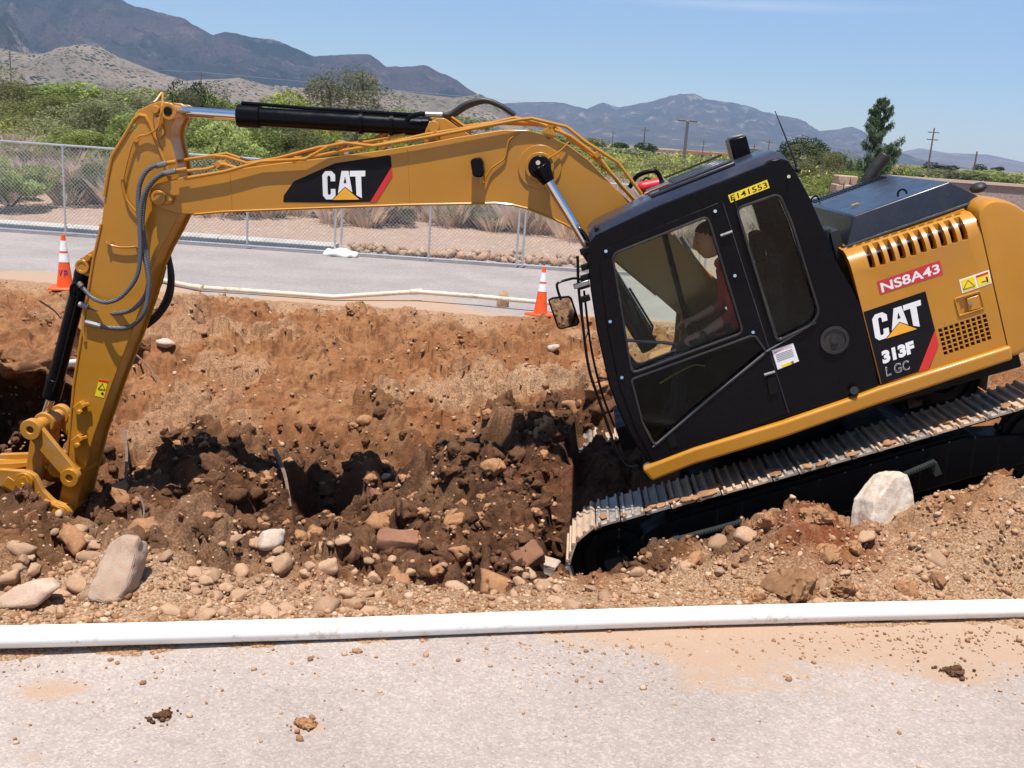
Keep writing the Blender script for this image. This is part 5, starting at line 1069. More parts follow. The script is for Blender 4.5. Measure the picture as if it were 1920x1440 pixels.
# latch and frame
lq = rnd_poly(Q([(1790, 560), (1837, 546), (1845, 577), (1798, 592)]), .01); mb = MB(); ring = [Vector((p[0], 1.203, p[1])) for p in lq]; mb.tube(ring+[ring[0]], .006, 6); mb.build('latch_frame', M['yellow'], sp_)
mb = MB(); mb.prism(rnd_poly(Q([(1812, 560), (1834, 553), (1839, 577), (1816, 583)]), .006), 1.186, 1.208); la = mb.build('latch', M['yellow'], sp_, .003); mb = MB(); mb.cyl(q3(1820, 569, 1.205), q3(1820, 569, 1.215), .012, 14); mb.build('lock', M['steel'], sp_)
# ---- counterweight
def cwring(y, ins):
    pts = [(x1_-.006, 1.16+ins*.3), (x1_-.006, 2.10-ins), (-1.60, 2.15-ins), (-1.72, 2.10-ins), (-1.85+ins*.3, 1.95-ins), (-1.93+ins, 1.65), (-1.92+ins, 1.3), (-1.80+ins, 1.10+ins*.3), (x1_-.006, 1.06+ins*.3)]
    return [Vector((p[0], y, p[1])) for p in rnd_poly(pts, .10, 5)]
mb = MB(); mb.loft([cwring(1.205, .06), cwring(1.20, .03), cwring(1.16, .01), cwring(1.0, 0), cwring(-1.0, 0), cwring(-1.16, .02), cwring(-1.2, .06)]); mb.build('counterweight', M['yellow'], EX, 0, 2, 50)
# ---- engine deck and black hood
mb = MB(); mb.prism([(x0_, 1.1), (x0_, 2.03), (x1_, 2.05), (x1_, 1.1)], -1.15, .72); mb.prism([(x0_, 2.05), (x0_, 2.075), (x1_, 2.10), (x1_, 2.06)], .4, 1.0); mb.build('engine_deck', M['yellow'], EX, .01)
def hz2(x, z): return z
hb = [(-.70, 2.085, 1.0), (-1.66, 2.115, .98)]
mb = MB(); L0 = [Vector((-.70, .99, 2.08)), Vector((-1.64, .97, 2.115)), Vector((-1.64, -.62, 2.115)), Vector((-.70, -.62, 2.08))]; L1 = [Vector((-.80, .97, 2.265)), Vector((-1.46, .95, 2.29)), Vector((-1.46, -.6, 2.29)), Vector((-.80, -.6, 2.265))]
mb.loft([L0, L1]); hd = mb.build('engine_hood', M['roof'], EX, .012, 3)
mb = MB(); mb.tube([L0[0]+Vector((.02, .015, 0)), L0[1]+Vector((-.02, .015, 0))], .013, 8); mb.tube([L0[0]+Vector((.02, .015, 0)), L0[3]], .013, 8); mb.build('hood_seal', M['rubber'], hd)
for (x, y) in ((-1.16, .9), (-.84, -.35)):
    mb = MB(); z = 2.265+(-.80-x)*.038; c_ = Vector((x, y, z+.02)); pts = [c_+Vector((cos(a)*.03, 0, sin(a)*.03)) for a in np.linspace(-.3, pi+.3, 12)]; mb.tube(pts, .007, 6); mb.build('lifting_eye', M['black'], hd)
mb = MB()
for i in range(22):
    for j in range(4): x = -.84-i*.027; mb.box((x, -.52+j*.055, 2.268+(-.80-x)*.038), (.015, .04, .004))
mb.build('louvre', M['decalblack'], hd)
mb = MB(); x = -1.0; mb.box((-.93, .52, 2.277), (.05, .02, .006)); mb.build('label_plate', M['logoyel'], hd)
mb = MB(); mb.tube([(-.62, .9, 2.05), (-.62, .9, 2.2), (-.62, .4, 2.2)], .03, 8); mb.box((-.66, .75, 2.1), (.06, .4, .2)); mb.build('air_duct', M['rubber'], EX)
# exhaust stack
e0, e1, e2 = q3(1622, 352, -.7), q3(1640, 318, -.7), q3(1661, 291, -.7)
mb = MB(); mb.tube(spline([e0+Vector((0, 0, -.2)), e0, e1, e1.lerp(e2, .5), e2], 5), .052, 20, cap=False); o = mb.build('exhaust_stack', M['rubber'], EX); s_ = o.modifiers.new('t', 'SOLIDIFY'); s_.thickness = .006
mb = MB(); mb.sph(q3(1834, 352, -.1), .05, sc=(1.3, 1.4, .8)); mb.build('filler_cap', M['rubber'], EX)

# ---- boom
BY = .20
boom_px = [(279, 366), (283, 354), (293, 345), (315, 339), (345, 331), (400, 323), (520, 306), (640, 292), (726, 280), (800, 268), (857, 257), (945, 243), (989, 244), (1032, 256), (1068, 275), (1102, 300), (1140, 340), (1180, 378), (1240, 424), (1300, 476), (1345, 535), (1352, 575), (1335, 605), (1310, 612), (1270, 588), (1230, 553), (1152, 488), (1085, 437), (1060, 421), (1032, 408), (989, 391), (960, 384), (930, 381), (770, 384), (600, 390), (420, 397), (365, 402), (334, 401), (310, 394), (292, 386), (282, 377)]
bo = Q(boom_px, BY)
mb = MB(); mb.prism(bo, BY-.035, BY); mb.prism(bo, -BY, -BY+.035)       # side plates
core = grow(bo, -.012); ci = [i for i in range(len(bo))]; mb.prism([core[i] for i in range(4, 38)], -BY+.035, BY-.035)
# cut the nose open for the stick: core only starts behind the pin
BOOM = mb.build('boom', M['yellow'], EX, .006, 2)
def pin(c, r, name, parent, w=.02, y0=-.26, y1=.26, mat='yellow', cap=True):
    mb = MB(); mb.cyl((c.x, y0, c.z), (c.x, y1, c.z), r, 28)
    if cap: mb.ring((c.x, y1-.01, c.z), (0, 1, 0), r*.75, r*1.28, w); mb.ring((c.x, y0+.01, c.z), (0, 1, 0), r*.75, r*1.28, w)
    return mb.build(name, M[mat], parent, .004)
pin(q3(295, 371, .25), .045, 'pivot_pin', BOOM, .03, -.25, .235)
mb = MB(); mb.prism(rnd_poly(Q([(296, 362), (326, 366), (322, 384), (298, 384)], .23), .03), .2, .225); mb.build('pin_lock', M['yellow'], BOOM, .004); mb = MB(); mb.cyl(q3(318, 372, .2), q3(318, 372, .245), .022, 6); mb.build('bolt', M['yellow'], BOOM)
# boss plates round the boom cylinder pin
c = q3(1012, 313, .2)
for rr_, th_ in ((.165, .012), (.11, .03)):
    for s in (1, -1): mb = MB(); mb.cyl((c.x, s*.198, c.z), (c.x, s*(.2+th_), c.z), rr_, 40); mb.build('boss', M['yellow'], BOOM, .004)
# welds: thin ridges across the side
for x in (768, 435): mb = MB(); mb.tube([q3(x, 395 if x < 500 else 382, .2), q3(x-4, 322 if x < 500 else 278, .2)], .004, 5); mb.build('weld', M['yellow'], BOOM)
# bottom and top lips of the plates
mb = MB(); mb.tube([q3(a, b_, .2) for a, b_ in boom_px[25:37]], .010, 6); mb.build('edge_bead', M['yellow'], BOOM)
# work lamp
lc = q3(896, 314, .28); mb = MB(); mb.prism(rnd_poly(Q([(882, 299), (899, 294), (906, 301), (909, 325), (903, 333), (888, 331)], .28), .03), .21, .33); wl_ = mb.build('work_lamp', M['black'], BOOM, .012, 3)
mb = MB(); mb.box(q3(903, 337, .26), (.035, .1, .06)); mb.build('bracket', M['yellow'], wl_, .004)
mb = MB(); mb.tube(spline([q3(910, 334, .23), q3(922, 315, .22), q3(945, 298, .215), q3(950, 280, .215), q3(955, 262, .215), q3(975, 247, .21)], 6), .007, 6); mb.tube(spline([q3(1028, 297, .24), q3(1050, 283, .23), q3(1066, 266, .22), q3(1062, 260, .21)], 6), .007, 6); mb.build('wire', M['yellow'], BOOM)
# stick cylinder bracket on the boom
mb = MB(); br = Q([(795, 268), (800, 240), (815, 222), (835, 221), (858, 238), (885, 254)], .1)
for y in (-.14, .11): mb = MB(); mb.prism(rnd_poly(br, .03), y, y+.035); mb.build('bracket', M['yellow'], BOOM, .004)
pin(q3(815, 238, .1), .035, 'pivot_pin', BOOM, .02, -.17, .17)
# hydraulic lines on the boom
T1 = [(345, 342-7), (420, 322), (490, 303), (573, 298), (617, 274), (647, 268), (700, 274), (796, 258), (971, 225), (997, 222), (1063, 238), (1098, 266), (1159, 305), (1203, 364)]
T2 = [(329, 323), (388, 317), (418, 308), (448, 316), (490, 308), (560, 300), (640, 283), (720, 270), (800, 252), (900, 236), (965, 221), (1010, 230), (1070, 256), (1124, 296), (1164, 349), (1200, 384)]
T3 = [(316, 307), (358, 298), (400, 292), (424, 294), (463, 306), (520, 297), (600, 276), (690, 266), (760, 252)]
T4 = [(400, 292), (425, 288), (470, 304), (540, 290), (620, 270), (700, 262), (725, 247), (752, 243), (790, 240), (815, 222), (845, 219), (870, 237), (940, 228), (1000, 230), (1040, 236), (1100, 282), (1150, 330), (1185, 372)]
for pts, y, r in ((T1, .235, .0135), (T2, .18, .0135), (T3, .04, .0135), (T4, -.02, .0135), ([(a+3, b_+3) for a, b_ in T4], -.09, .015)):
    mb = MB(); mb.tube([q3(a, b_, y) for a, b_ in pts], r, 10); mb.build('hydraulic_line', M['yellow'], BOOM)
for (a, b_) in ((418, 308), (640, 270), (820, 252), (1034, 236), (560, 300), (725, 272), (1120, 290)):
    c = q3(a, b_, .08); mb = MB(); mb.box(c, (.05, .24, .045), Matrix.Rotation(.35, 3, 'Y')); mb.box(c+Vector((0, 0, -.05)), (.03, .2, .08)); mb.build('line_clamp', M['yellow'], BOOM, .004)
c = q3(1030, 250, .15); mb = MB(); mb.box(c, (.08, .1, .09), Matrix.Rotation(.2, 3, 'Y')); mb.build('junction_block', M['yellow'], BOOM, .006)
# ---- stick
SY = .155
st_px = [(256, 240), (251, 218), (259, 206), (281, 196), (297, 190), (312, 191), (325, 197), (331, 206), (329, 222), (321, 238), (319, 256), (323, 276), (329, 300), (334, 330), (339, 372), (336, 401), (318, 438), (300, 470), (284, 505), (270, 560), (243, 636), (212, 716), (174, 824), (153, 907), (143, 950), (130, 968), (116, 968), (108, 950), (116, 910), (125, 855), (139, 716), (153, 629), (163, 560), (176, 480), (190, 418), (196, 369), (203, 325), (209, 291), (228, 258)]
st_ = Q(st_px, SY); mb = MB(); mb.prism(st_, SY-.03, SY); mb.prism(st_, -SY, -SY+.03); core = grow(st_, -.02); mb.prism([p for i, p in enumerate(core) if not (i in range(22, 29) and False)], -SY+.03, SY-.03)
STICK = mb.build('stick', M['yellow'], EX, .007, 2)
mb = MB(); mb.tube([q3(a, b_, SY) for a, b_ in [(196, 369), (203, 325), (210, 293), (232, 258), (252, 224), (262, 216), (273, 218), (281, 230), (300, 280), (318, 330)]], .016, 8); mb.build('edge_bead', M['yellow'], STICK)
mb = MB(); mb.tube([q3(a, b_, SY) for a, b_ in [(190, 420), (176, 482), (163, 562), (153, 630), (139, 718), (127, 850)]], .012, 8); mb.build('edge_bead', M['yellow'], STICK)
pin(q3(315, 209, .2), .05, 'pivot_pin', STICK, .03, -.2, .19, 'yellow'); mb = MB(); c = q3(315, 209, .19); mb.cyl((c.x, .18, c.z), (c.x, .197, c.z), .032, 20); mb.build('pin_end', M['frame_black'], STICK)
mb = MB(); mb.prism(rnd_poly(Q([(288, 215), (300, 222), (308, 250), (298, 262), (290, 240)], .18), .01), .155, .18); c = q3(291, 205, .18); mb.cyl((c.x, .15, c.z), (c.x, .19, c.z), .03, 16); mb.build('pin_lock', M['yellow'], STICK, .004)
mb = MB(); mb.tube(spline([q3(303, 174, .05), q3(293, 188, .10), q3(288, 192, .12)]), .010, 6); mb.tube(spline([q3(305, 174, .05), q3(304, 200, .18), q3(299, 225, .2), q3(295, 240, .2), q3(276, 252, .18), q3(262, 255, .18), q3(250, 266, .18), q3(240, 297, .18), q3(231, 336, .18)]), .008, 6)
mb.tube(spline([q3(229, 333, .18), q3(232, 355, .18), q3(239, 377, .18), q3(257, 399, .18), q3(268, 420, .18), q3(276, 436, .18)]), .008, 6); mb.tube(spline([q3(200, 454, .17), q3(204, 457, .18), q3(212, 461, .18), q3(230, 464, .18), q3(257, 462, .18), q3(270, 452, .18)]), .009, 6); mb.build('wire', M['yellow'], STICK)
mb = MB()
for a, b_ in ((229, 333), (204, 455), (258, 461), (255, 263), (296, 240)): mb.cyl(q3(a, b_, .155), q3(a, b_, .19), .016, 8)
mb.build('clip', M['yellow'], STICK)
for a, b_ in ((150, 762), (146, 824)):
    c = q3(a, b_, .18); mb = MB(); mb.box(c, (.09, .06, .06), Matrix.Rotation(.3, 3, 'Y')); mb.cyl(c+Vector((0, .02, -.04)), c+Vector((0, .06, -.04)), .022, 10); mb.box(c+Vector((-.06, .01, 0)), (.06, .03, .03)); mb.build('stop_bracket', M['yellow'], STICK, .006)
# bucket cylinder boss
c = q3(158, 499, .12); mb = MB(); mb.prism(rnd_poly(Q([(150, 486), (166, 474), (190, 460), (188, 520), (160, 518), (148, 508)], .12), .03), -.12, .12); mb.build('cylinder_bracket', M['yellow'], STICK, .005); pin(c, .045, 'pivot_pin', STICK, .03, -.15, .16)
mb = MB(); c = q3(167, 482, .14); mb.cyl((c.x, .12, c.z), (c.x, .17, c.z), .022, 12); mb.build('bolt', M['yellow'], STICK)
# ---- cylinders
def ram(name, a, b_, rb, rod_to, rrod, parent, head=.0, capw=1.2):
    d = (b_-a).normalized(); mb = MB(); mb.tube([a, b_], rb, 28); mb.tube([b_-d*.16, b_+d*.02], rb*capw, 28); mb.tube([a, a+d*.06], rb*1.06, 28); mb.tube([a-d*.10, a+d*.02], [rb*.7, rb*.9], 20)
    o = mb.build(name, M['black'], parent, .006); mb = MB(); mb.tube([b_, rod_to], rrod, 24); mb.build('rod', M['chrome'], o); return o
a, b_, e = q3(806, 238, 0), q3(452, 217, 0), q3(326, 208, 0); sc_ = ram('stick_cylinder', a, b_, .074, e, .040, EX, capw=1.22)
d_ = (b_-a).normalized()
for t_ in (.30, .55): p = a.lerp(b_, t_*.65); mb = MB(); mb.ring(p, d_, .074, .088, .03); mb.build('clamp_band', M['black'], sc_)
mb = MB(); mb.tube([a.lerp(b_, .06)+Vector((0, .03, .09)), a.lerp(b_, .62)+Vector((0, .03, .092)), b_+Vector((-.05, .03, .085))], .014, 8); mb.build('oil_line', M['black'], sc_)
mb = MB(); mb.tube([q3(326, 208, 0), q3(312, 208, 0)], .062, 20); mb.build('rod_eye', M['yellow'], sc_)
mb = MB(); mb.tube(spline([q3(761, 228, .1), q3(770, 219, .1), q3(785, 214, .1), q3(800, 214, .1)]), .018, 8); mb.build('hose_elbow', M['black'], sc_); mb = MB(); mb.tube([q3(798, 214, .1), q3(830, 215, .1)], .022, 10); mb.build('hose_fitting', M['steel'], sc_)
mb = MB(); mb.tube(spline([q3(828, 215, .1), q3(845, 214, .1), q3(871, 197, .1), q3(906, 188, .1), q3(936, 197, .1), q3(962, 213, .1)]), .021, 12); mb.tube(spline([q3(830, 222, -.05), q3(850, 216, -.05), q3(880, 198, -.05), q3(912, 190, -.05), q3(940, 200, -.05), q3(966, 216, -.05)]), .019, 10); mb.build('black_hose', M['rubber'], EX)
a, b_, e = q3(157, 508, 0), q3(97, 742, 0), q3(78, 800, 0); bc = ram('bucket_cylinder', a, b_, .066, e, .036, EX, capw=1.15)
mb = MB(); mb.tube([q3(150, 545, .07), q3(112, 700, .07), q3(100, 735, .07)], .012, 8); mb.tube(spline([q3(150, 530, .08), q3(135, 536, .1), q3(134, 552, .1), q3(145, 560, .08)]), .014, 8); mb.build('oil_line', M['black'], bc)
bp = q3(1012, 313, .3); foot = Vector((1.02, 0, 1.35))
for s in (1, -1):
    y = s*.30; top_ = Vector((bp.x, y, bp.z)); lo = q3(1085, 433, .30); lo = Vector((lo.x, y, lo.z)); fo_ = Vector((lo.x+(lo.x-top_.x)*1.9, y, lo.z+(lo.z-top_.z)*1.9))
    mb = MB(); mb.tube([top_, lo.lerp(fo_, .25)], .038, 24); rod = mb.build('boom_cylinder', M['chrome'], EX); mb = MB(); mb.tube([lo.lerp(fo_, .12), fo_], .072, 24); mb.build('barrel', M['black'], rod, .006)
    mb = MB(); mb.cyl((top_.x, y-.045, top_.z), (top_.x, y+.045, top_.z), .085, 32); d = (lo-top_).normalized(); mb.tube([top_, top_+d*.13], [.08, .05], 20); mb.build('rod_eye', M['black'], rod, .008)
    mb = MB()
    for k in (-1, 1): mb.cyl((top_.x, y+s*.045, top_.z+k*.024+.01), (top_.x, y+s*.056, top_.z+k*.024+.01), .017, 14)
    mb.build('bolt', M['chrome'], rod)
# boom foot hoses seen through the cab
for k, (dx, mt) in enumerate(((0, 'yellow'), (14, 'yellow'), (26, 'yellow'))):
    mb = MB(); mb.tube(spline([q3(1252+dx*.3, 436, .13-.09*k), q3(1262+dx*.5, 462, .13-.09*k), q3(1280+dx, 492, .13-.09*k), q3(1302+dx, 515, .13-.09*k), q3(1330+dx, 540, .13-.09*k)], 5), .018, 8); mb.build('hydraulic_line', M[mt], BOOM)
for k in range(2): mb = MB(); mb.tube([q3(1262+k*14, 440+k*4, .15), q3(1285+k*12, 474+k*3, .15)], .016, 10); mb.build('hose_fitting', M['steel'], BOOM)
mb = MB(); mb.prism([(.05, 1.05), (.9, 1.05), (.55, 1.55), (.42, 1.9), (.2, 1.95), (.05, 1.6)], .17, .2); mb.prism([(.05, 1.05), (.9, 1.05), (.55, 1.55), (.42, 1.9), (.2, 1.95), (.05, 1.6)], -.25, -.22); mb.build('boom_mount', M['yellow'], EX, .006)
# ---- grey spiral hoses hanging beside the stick
H = [([(296, 309), (285, 313), (273, 323), (264, 340), (260, 358), (259, 385), (261, 414), (265, 445), (269, 473), (275, 500), (279, 530), (277, 560), (267, 592), (243, 613), (210, 615), (185, 611)], .25, .017),
     ([(308, 324), (293, 333), (281, 346), (270, 366), (264, 390), (262, 425), (263, 458), (262, 490), (258, 513), (247, 535), (225, 558), (200, 567), (176, 560), (158, 543), (149, 533)], .29, .016),
     ([(316, 322), (300, 330), (286, 342), (274, 362), (269, 390), (267, 420), (270, 448), (276, 480), (279, 505), (277, 540), (266, 564), (245, 582), (210, 588), (180, 581), (160, 574)], .22, .016)]
for pts, y, r in H:
    mb = MB(); mb.tube(spline([q3(a, b_, y-(.08 if i > len(pts)-4 else 0)) for i, (a, b_) in enumerate(pts)], 7), r*1.08, 12); mb.build('spiral_hose', M['hose'], EX)
for (a0, a1, y, m_) in (((292, 311), (312, 306), .24, 'steel'), ((304, 326), (330, 320), .27, 'steel'), ((190, 612), (160, 604), .17, 'steel'), ((153, 537), (147, 530), .22, 'steel'), ((166, 576), (148, 570), .16, 'steel'), ((312, 306), (330, 303), .22, 'yellow'), ((330, 320), (350, 317), .25, 'yellow')):
    mb = MB(); mb.tube([q3(*a0, y), q3(*a1, y)], .023 if m_ == 'steel' else .016, 10); mb.build('hose_fitting', M[m_], EX, .003)
for pts in ([(313, 470), (318, 500), (317, 540), (300, 580), (272, 608)], [(316, 478), (323, 520), (318, 560), (298, 592), (275, 612)], [(308, 500), (300, 530), (292, 548)]):
    mb = MB(); mb.tube(spline([q3(a, b_, -.22) for a, b_ in pts]), .021, 10); mb.build('black_hose', M['rubber'], EX)
mb = MB(); mb.tube([q3(158, 575, .16), q3(156, 620, .16), q3(160, 640, .16)], .014, 8); mb.tube([q3(152, 630, .13), q3(138, 740, .13), q3(128, 840, .13)], .011, 8); mb.build('hydraulic_line', M['yellow'], STICK)
# ---- bucket linkage
pA, pS, pC, pB, pE = q3(57, 806, .27), q3(132, 895, .27), q3(45, 903, .27), q3(115, 964, .27), q3(62, 982, .27)
def bar(name, a, b_, w0, w1, ys, th, parent, mat='yellow'):
    a = Vector((a.x, 0, a.z)); b_ = Vector((b_.x, 0, b_.z)); d = (b_-a).normalized(); n = Vector((-d.z, 0, d.x)); out = None
    for y in ys:
        mb = MB(); pts = []
        for k in range(9): t = -pi/2-pi*k/8; v = d*cos(t+pi/2+pi/2*0)  # placeholder keeps loop simple
        pts = []
        for k in range(13): t = pi/2+pi*k/12; v = a+(d*cos(t)+n*sin(t))*w0; pts.append((v.x, v.z))
        for k in range(13): t = -pi/2+pi*k/12; v = b_+(d*cos(t)+n*sin(t))*w1; pts.append((v.x, v.z))
        mb.prism(pts, y-th/2, y+th/2); out = mb.build(name, M[mat], parent, .006)
    return out
LK = MB(); LK.cyl((pA.x, -.24, pA.z), (pA.x, .25, pA.z), .055, 28); LK.ring((pA.x, .245, pA.z), (0, 1, 0), .03, .088, .07); LK.ring((pA.x, -.23, pA.z), (0, 1, 0), .03, .088, .07); LK.ring((pA.x-0, 0, pA.z), (0, 1, 0), .04, .09, .12); LK = LK.build('bucket_linkage', M['yellow_worn'], EX, .006)
bar('idler_link', pA, pS, .075, .065, (.225, -.225), .05, LK, 'yellow_worn'); bar('power_link', pA, pC, .06, .07, (.10, -.10), .06, LK, 'yellow_worn')
mb = MB(); mb.cyl((pS.x, -.27, pS.z), (pS.x, .275, pS.z), .05, 24); mb.ring((pS.x, .27, pS.z), (0, 1, 0), .03, .078, .05); mb.build('pivot_pin', M['yellow'], LK, .004)
mb = MB(); mb.cyl(Vector((pC.x-.25, -.05, pC.z+.0)), Vector((pC.x-.25, .18, pC.z)), .07, 24); mb.build('lock_cylinder', M['yellow'], LK, .006)
# quick coupler
cp = Q([(-60, 882), (0, 880), (52, 884), (66, 892), (73, 905), (80, 920), (100, 940), (128, 950), (136, 962), (128, 973), (108, 976), (92, 968), (78, 945), (58, 938), (38, 936), (0, 912), (-60, 905)], .25)
mb = MB(); mb.prism(rnd_poly(cp, .02), .20, .25); mb.prism(rnd_poly(cp, .02), -.25, -.20); mb.prism(rnd_poly(Q([(-60, 886), (40, 890), (60, 905), (40, 925), (-60, 905)], .2), .02), -.2, .2); CO = mb.build('coupler', M['yellow_worn'], EX, .008)
for c_ in (pC, pB):
    mb = MB(); mb.cyl((c_.x, -.28, c_.z), (c_.x, .285, c_.z), .045, 24); mb.ring((c_.x, .265, c_.z), (0, 1, 0), .04, .078, .035); mb.cyl((c_.x+.01, .26, c_.z-.02), (c_.x+.01, .3, c_.z-.02), .02, 6); mb.box((c_.x-.03, .28, c_.z-.01), (.03, .02, .11)); mb.build('pivot_pin', M['yellow'], CO, .004)
mb = MB(); mb.tube([q3(84, 938, .27), q3(118, 955, .27)], .018, 10); mb.build('rib', M['yellow'], CO)
mb = MB(); mb.prism(Q([(16, 893), (34, 905), (26, 921), (4, 908)], .25), .25, .262); pl_ = mb.build('name_plate', M['yellow'], CO, .003)
mb = MB(); mb.prism(rnd_poly(Q([(-20, 870), (20, 868), (55, 866), (54, 874), (30, 878), (-20, 890)], .05), .02), -.06, .06); mb.tube([q3(85, 890, .0), q3(100, 882, -.1)], [.055, .065], 20); mb.build('hook', M['yellow'], CO, .005)
# bucket: dusty ears and the shell hanging below and ahead, half buried
be_ = Q([(-50, 900), (0, 914), (14, 928), (30, 944), (52, 956), (74, 962), (85, 976), (84, 990), (70, 998), (50, 996), (30, 1010), (0, 1035), (-60, 1040)], .2)
mb = MB()
for y in (.14, -.20): mb.prism(rnd_poly(be_, .02), y, y+.06)
BK = mb.build('bucket', M['yellow_dusty'], EX, .01)
mb = MB(); mb.cyl((pE.x, -.24, pE.z), (pE.x, .25, pE.z), .05, 24); mb.ring((pE.x, .235, pE.z), (0, 1, 0), .035, .095, .07); mb.cyl((pE.x, .25, pE.z), (pE.x, .275, pE.z), .03, 6); mb.build('bucket_pin', M['yellow_dusty'], BK, .006)
bx, bz = pE.x, pE.z; prof = [(bx+.05, bz-.08), (bx+.0, bz-.35), (bx+.15, bz-.75), (bx+.5, bz-.95), (bx+.95, bz-.85), (bx+1.05, bz-.6), (bx+.9, bz-.62), (bx+.5, bz-.75), (bx+.3, bz-.5), (bx+.3, bz-.15), (bx+.5, bz+.05), (bx+.2, bz+.1)]
mb = MB(); mb.prism(prof, -.45, .45); mb.build('bucket_shell', M['yellow_dusty'], BK, .02)
for k in range(5): mb = MB(); y = -.38+.19*k; mb.loft([[Vector((bx+1.0, y+dy, bz-.6+dz)) for dy, dz in ((-.04, -.03), (.04, -.03), (.04, .03), (-.04, .03))], [Vector((bx+1.0-.03, y+dy, bz-.36)) for dy in (-.03, .03)][0:1]*1+[Vector((bx+.97, y+.03, bz-.36)), Vector((bx+.99, y+.03, bz-.36)), Vector((bx+.99, y-.03, bz-.36))]]); mb.build('tooth', M['yellow_dusty'], BK)

# ---- decals and lettering
def qmap(qpx, y):
    A = [Vector(p) for p in Q(qpx, y)]   # corners: top-left, top-right, bottom-right, bottom-left as seen
    return lambda u, v: (lambda p: (p.x, p.y))((A[3].lerp(A[2], u)).lerp(A[0].lerp(A[1], u), v))
def decal(name, polys, y, mat, parent, th=.0012):
    mb = MB()
    for p in polys: mb.prism(p, y, y+th)
    return mb.build(name, M[mat], parent)
def text_polys(name, s, qpx, y, mat, parent, bold=0., outline=0, extr=.0009):
    cu = bpy.data.curves.new('t', 'FONT'); cu.body = s; cu.size = 1; cu.offset = bold; cu.resolution_u = 4; cu.fill_mode = 'BOTH'; cu.dimensions = '2D'; cu.space_character = 1.0
    if outline: cu.fill_mode = 'NONE'; cu.dimensions = '2D'; cu.bevel_depth = outline; cu.bevel_resolution = 0
    t = bpy.data.objects.new('t', cu); COL.objects.link(t); bpy.context.view_layer.update(); dg = bpy.context.evaluated_depsgraph_get(); me = bpy.data.meshes.new_from_object(t.evaluated_get(dg)); bpy.data.objects.remove(t)
    xs = [v.co.x for v in me.vertices]; ys = [v.co.y for v in me.vertices]; x0, x1, y0, y1 = min(xs), max(xs), min(ys), max(ys); f = qmap(qpx, y)
    for v in me.vertices: p = f((v.co.x-x0)/(x1-x0), (v.co.y-y0)/(y1-y0)); v.co = Vector((p[0], y+(v.co.z if outline else 0)*.05, p[1]))
    me.materials.clear(); me.materials.append(M[mat]); me.name = name; o = bpy.data.objects.new(name, me); COL.objects.link(o); o.parent = parent
    bm = bmesh.new(); bm.from_mesh(me); bmesh.ops.recalc_face_normals(bm, faces=bm.faces); bm.to_mesh(me); bm.free(); return o
LC = [(.07, 0), (.22, 0), (.30, .13), (.30, .37), (.19, .37), (.19, .21), (.165, .16), (.135, .16), (.115, .21), (.115, .79), (.135, .84), (.165, .84), (.19, .79), (.19, .64), (.30, .64), (.30, .87), (.22, 1), (.07, 1), (0, .86), (0, .14)]
LA = [(.45, 1), (.61, 1), (.70, .24), (.53, .45), (.355, .20)]
LT = [(.64, 1), (1, 1), (1, .80), (.905, .80), (.93, .03), (.80, .14), (.775, .80), (.64, .80)]
TRI = [(.53, .42), (.23, -.02), (.87, -.02)]; AH = [(.53, .80), (.497, .58), (.565, .58)]
def cat_logo(qpx, y, parent):
    f = qmap(qpx, y)
    decal('logo_letters', [[f(*p) for p in L] for L in (LC, LA, LT)], y, 'white', parent); decal('logo_triangle', [[f(*p) for p in TRI]], y+.0015, 'logoyel', parent); decal('logo_gap', [[f(*p) for p in AH]], y+.0016, 'decalblack', parent)
BD = decal('boom_decal', [rnd_poly(Q([(531, 379), (532, 367), (551, 340), (628, 306), (728, 291), (733, 293), (735, 327), (706, 378), (640, 380)], BY), .01)], BY+.001, 'decalblack', BOOM)
decal('red_stripe', [Q([(735, 312), (736, 331), (706, 378), (694, 379)], BY)], BY+.0025, 'red', BD)
cat_logo([(604, 321), (685, 320), (684, 373), (606, 374)], BY+.0035, BD)
MD = decal('model_decal', [Q([(1619, 585), (1735, 546), (1760, 647), (1743, 690), (1653, 720)])], NY+.001, 'decalblack', sp_)
decal('red_stripe', [Q([(1753, 618), (1760, 649), (1741, 691), (1722, 697)])], NY+.0025, 'red', MD)
cat_logo([(1634, 592), (1726, 562), (1731, 612), (1642, 640)], NY+.0035, MD)
text_polys('model_number', '313F', [(1652, 659), (1712, 638), (1716, 661), (1656, 683)], NY+.0035, 'white', MD, .065)
text_polys('model_letters', 'L GC', [(1660, 688), (1703, 675), (1706, 692), (1663, 706)], NY+.003, 'white', MD, .012); text_polys('model_letters_inner', 'L GC', [(1661, 689), (1702, 676), (1705, 691), (1664, 705)], NY+.0042, 'decalblack', MD, -.014)
rs_ = decal('number_plate', [Q([(1644, 528), (1762, 488), (1768, 514), (1650, 552)])], NY+.001, 'redsign', sp_); text_polys('number', 'NS8A43', [(1650, 531), (1760, 494), (1763, 511), (1654, 549)], NY+.0025, 'white', rs_, .02)
ys_ = decal('number_plate', [Q([(1365, 366), (1438, 337), (1443, 352), (1370, 380)])], NY+.002, 'signyel', CAB); text_polys('number', 'E141553', [(1369, 367), (1437, 341), (1440, 351), (1371, 377)], NY+.0035, 'decalblack', ys_, .012)
ws = decal('warning_label', [Q([(1798, 525), (1854, 506), (1859, 531), (1804, 550)])], NY+.001, 'white', sp_); decal('label_field', [Q([(1801, 526), (1826, 518), (1831, 538), (1806, 547)]), Q([(1829, 517), (1852, 509), (1857, 529), (1834, 537)])], NY+.0025, 'signyel', ws)
decal('label_header', [Q([(1829, 517), (1852, 509), (1853, 513), (1830, 521)])], NY+.0035, 'red', ws)
